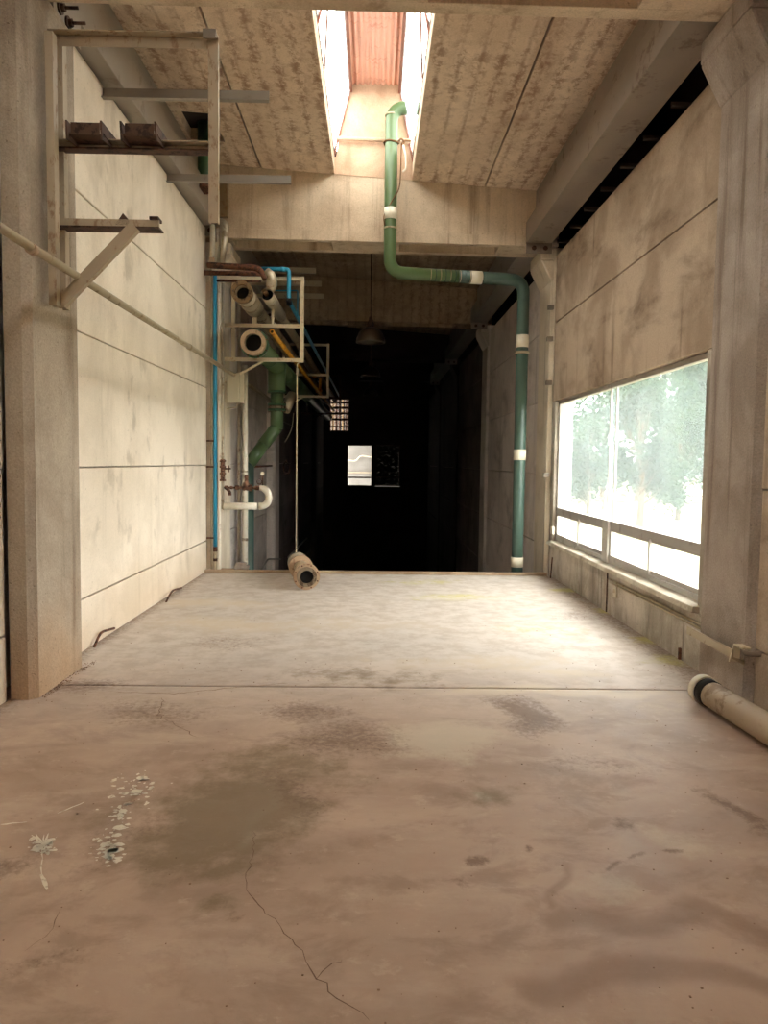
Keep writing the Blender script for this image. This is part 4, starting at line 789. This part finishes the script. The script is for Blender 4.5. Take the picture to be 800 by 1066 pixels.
# ---------------------------------------------------------------- the dark hall: lamps and far end
def lamp(Y, py, label):
    c = at(386, py, Y=Y); t = thing('pendant_lamp', c, label, 'lamp')
    MB().lathe(c, (0, 0, 1), [(0, .245), (.0, .25), (.03, .25), (.10, .235), (.17, .2), (.23, .14), (.26, .08), (.26, .0)], 32).build('lamp_shade', 'lamp', t)
    MB().lathe(c+Vector((0, 0, .24)), (0, 0, 1), [(0, .06), (.1, .06), (.14, .04), (.2, .03), (.2, 0)], 16).build('lamp_housing', 'steel_dark', t)
    MB().tube([c+Vector((0, 0, .4)), (c.x, c.y, zc(c.x))], .012, 8).build('hanger', 'steel_dark', t)
lamp(13.1, 357, 'bell-shaped pendant lamp nearest, under the dark hall roof'); lamp(19.2, 392.5, 'second pendant lamp deeper in the dark hall'); lamp(25.3, 412, 'third pendant lamp, faintest in the dark hall')
YF = 36.0
def W(x0, y0, x1, y1): a, b = at(x0, y1, Y=YF), at(x1, y0, Y=YF); return a.x, b.x, a.z, b.z
w3, w4, w5 = W(361, 463, 388, 506), W(391, 463, 417, 506), W(343, 415, 364, 449)
wf = struct('wall_far'); m = MB()
xs = sorted({-3.1, 3.1, w3[0], w3[1], w4[0], w4[1], w5[0], w5[1]}); zs = sorted({-4.1, 6.3, w3[2], w3[3], w5[2], w5[3]})
for x0, x1 in zip(xs, xs[1:]):
    for z0, z1 in zip(zs, zs[1:]):
        cx_, cz_ = (x0+x1)/2, (z0+z1)/2
        if any(a < cx_ < b and c < cz_ < d for a, b, c, d in (w3, w4, w5)): continue
        m.box((x0, YF, z0), (x1, YF+.25, z1))
bmesh.ops.remove_doubles(m.bm, verts=m.bm.verts, dist=1e-4); m.build('wall_body', 'wall_deep', wf)
def farwin(name, r, label, glassm, bars, cross):
    t = struct(name); t['label'] = label; x0, x1, z0, z1 = r; f = .05
    for a, b in (((x0, z0), (x1, z0+f)), ((x0, z1-f), (x1, z1)), ((x0, z0), (x0+f, z1)), ((x1-f, z0), (x1, z1))): MB().box((a[0], YF+.05, a[1]), (b[0], YF+.12, b[1])).build('frame', 'steel_dark', t)
    for k in bars: MB().box((x0+(x1-x0)*k-.025, YF+.05, z0), (x0+(x1-x0)*k+.025, YF+.11, z1)).build('glazing_bar', 'steel_dark', t)
    for k, wd in cross: MB().box((x0, YF+.04, z0+(z1-z0)*k-wd), (x1, YF+.1, z0+(z1-z0)*k+wd)).build('glazing_bar', 'steel_dark', t)
    if glassm: MB().box((x0+f, YF+.14, z0+f), (x1-f, YF+.146, z1-f)).build('pane', glassm, t)
    return t
farwin('window_3', w3, 'bright far window of the dark hall', None, [], [(.21, .035)])
farwin('window_4', w4, 'blacked-out far window beside the bright one', 'torn', [], [(.21, .02)])
farwin('window_5', w5, 'high barred window at the far left of the hall', None, [.18, .36, .54, .72, .86], [(.15, .03), (.37, .05), (.55, .05), (.72, .05), (.88, .05)])
# courtyard wall seen through the far windows
ow = struct('wall_courtyard'); ow['label'] = 'pale rendered wall outside the far windows'
MB().box((-7, 39.5, -4), (7, 39.8, 9)).build('render_coat', concrete('courtyard_render', (128, 124, 116), (116, 112, 104), (96, 88, 78), .6, (1, 1, .3), .5), ow)
MB().box((-7, 39.42, 1.02), (7, 39.5, 1.06)).build('string_course', 'conduit', ow)
MB().box((-7, 36.3, 8.9), (7, 39.8, 9.1)).build('sky_blocker', 'shade_dark', ow);  # unseen cover added to cut the sky light on the courtyard wall
g1 = [at(x, y, Y=39.4) for x, y in ((362, 479), (371, 480), (375, 474), (388, 476))]; MB().tube(g1, .035, 8, .2).build('wall_pipe', 'box', ow)
wfd = at(345, 440, Y=39.3); wb_ = struct('dimming_slats_1'); wb_['label'] = 'dark slats added outside the high window to dim it'  # made-up slats that cut the brightness of the high window
for k in range(14):
    x = -3.2+k*.17; MB().box((x, 39.1, 2.9), (x+.12, 39.15, 6)).build('slat', 'steel_dark' if k % 3 else 'insul', wb_)

# ---------------------------------------------------------------- outside the window
gd = MB(); gd.box((2.8, -30, -1.3), (120, 160, -1.0)); o = gd.build('ground', 'grass'); o['kind'] = 'structure'; o['label'] = 'dry pale grass field outside'
gd = MB(); gd.box((-120, -60, -.7), (120, YB-.2, -.5)); o = gd.build('ground_yard', 'grass'); o['kind'] = 'structure'; o['label'] = 'yard behind the building'
def tree(loc, h, rad, label, clumps=16, leaves=260, group=None):
    loc = Vector(loc); t = thing('tree', loc, label, 'tree', group); m = MB()
    m.tube([loc, loc+Vector((.1, .05, h*.25)), loc+Vector((0, 0, h*.55)), loc+Vector((.1, 0, h*.85))], [h*.022, h*.018, h*.012, h*.004], 8)
    cl = []
    for k in range(clumps):
        a = random.random()*6.28; z = random.uniform(.14, .95); r = rad*math.sqrt(max(.05, 1-((z-.5)/.55)**2))*random.uniform(.3, 1)*.75
        c = loc+Vector((math.cos(a)*r, math.sin(a)*r, h*z)); cl.append(c); m.tube([loc+Vector((0, 0, h*z*.55)), c], [h*.007, h*.002], 5)
    m.build('trunk', 'bark', t)
    c = np.repeat(np.array([list(v) for v in cl]), leaves, 0); nL = len(c); c += rng.normal(0, rad*.15, (nL, 3)); sz = rad*.045+.03
    u = rng.normal(size=(nL, 3)); u /= np.linalg.norm(u, axis=1)[:, None]; v = np.cross(u, rng.normal(size=(nL, 3))); v /= np.linalg.norm(v, axis=1)[:, None]
    vv = np.stack([c-u*sz, c-v*sz*.5, c+u*sz, c+v*sz*.5], 1).reshape(-1, 3); me = bpy.data.meshes.new('foliage')
    me.from_pydata(vv.tolist(), [], np.arange(nL*4).reshape(-1, 4).tolist()); me.materials.append(M['leaf'])
    o = bpy.data.objects.new('foliage', me); COL.objects.link(o); o.parent = t; o.matrix_parent_inverse = Matrix.Translation(-loc); o['kind'] = 'stuff'
G = -1.0
def base(px, Y): return (at(px, 481, Y=Y).x, Y, G)
tree(base(613, 34), 4.6, 1.3, 'small thin-trunked tree at the left of the window view')
tree(base(668, 29), 6.6, 1.9, 'bushy leafy tree in the middle of the window view', 22)
tree(base(708, 36), 6.4, 2.1, 'round tree at the right of the window view', 20)
for px, Y, h, r, lb in ((592, 62, 8.0, 3.0, 'leftmost'), (628, 58, 10.0, 4.0, 'second from left'), (665, 55, 12.5, 4.6, 'tallest'), (705, 58, 12.5, 4.6, 'second from right'), (745, 56, 12.0, 4.6, 'rightmost')):
    tree(base(px, Y), h*.92, r, 'tall pale tree in the row behind the field, '+lb, 17, 190, 'row of tall trees behind the field')
fe = thing('wire_fence', base(620, 44), 'low post and rail fence in front of the tree row', 'fence')
for k in range(9): x = base(590, 44)[0]+k*2.2; MB().box((x-.05, 43.95, G), (x+.05, 44.05, G+1)).build('post', 'bark', fe)
for z in (.45, .85): MB().box((base(590, 44)[0]-1, 43.98, G+z-.03), (base(590, 44)[0]+19, 44.02, G+z+.03)).build('rail', 'bark', fe)
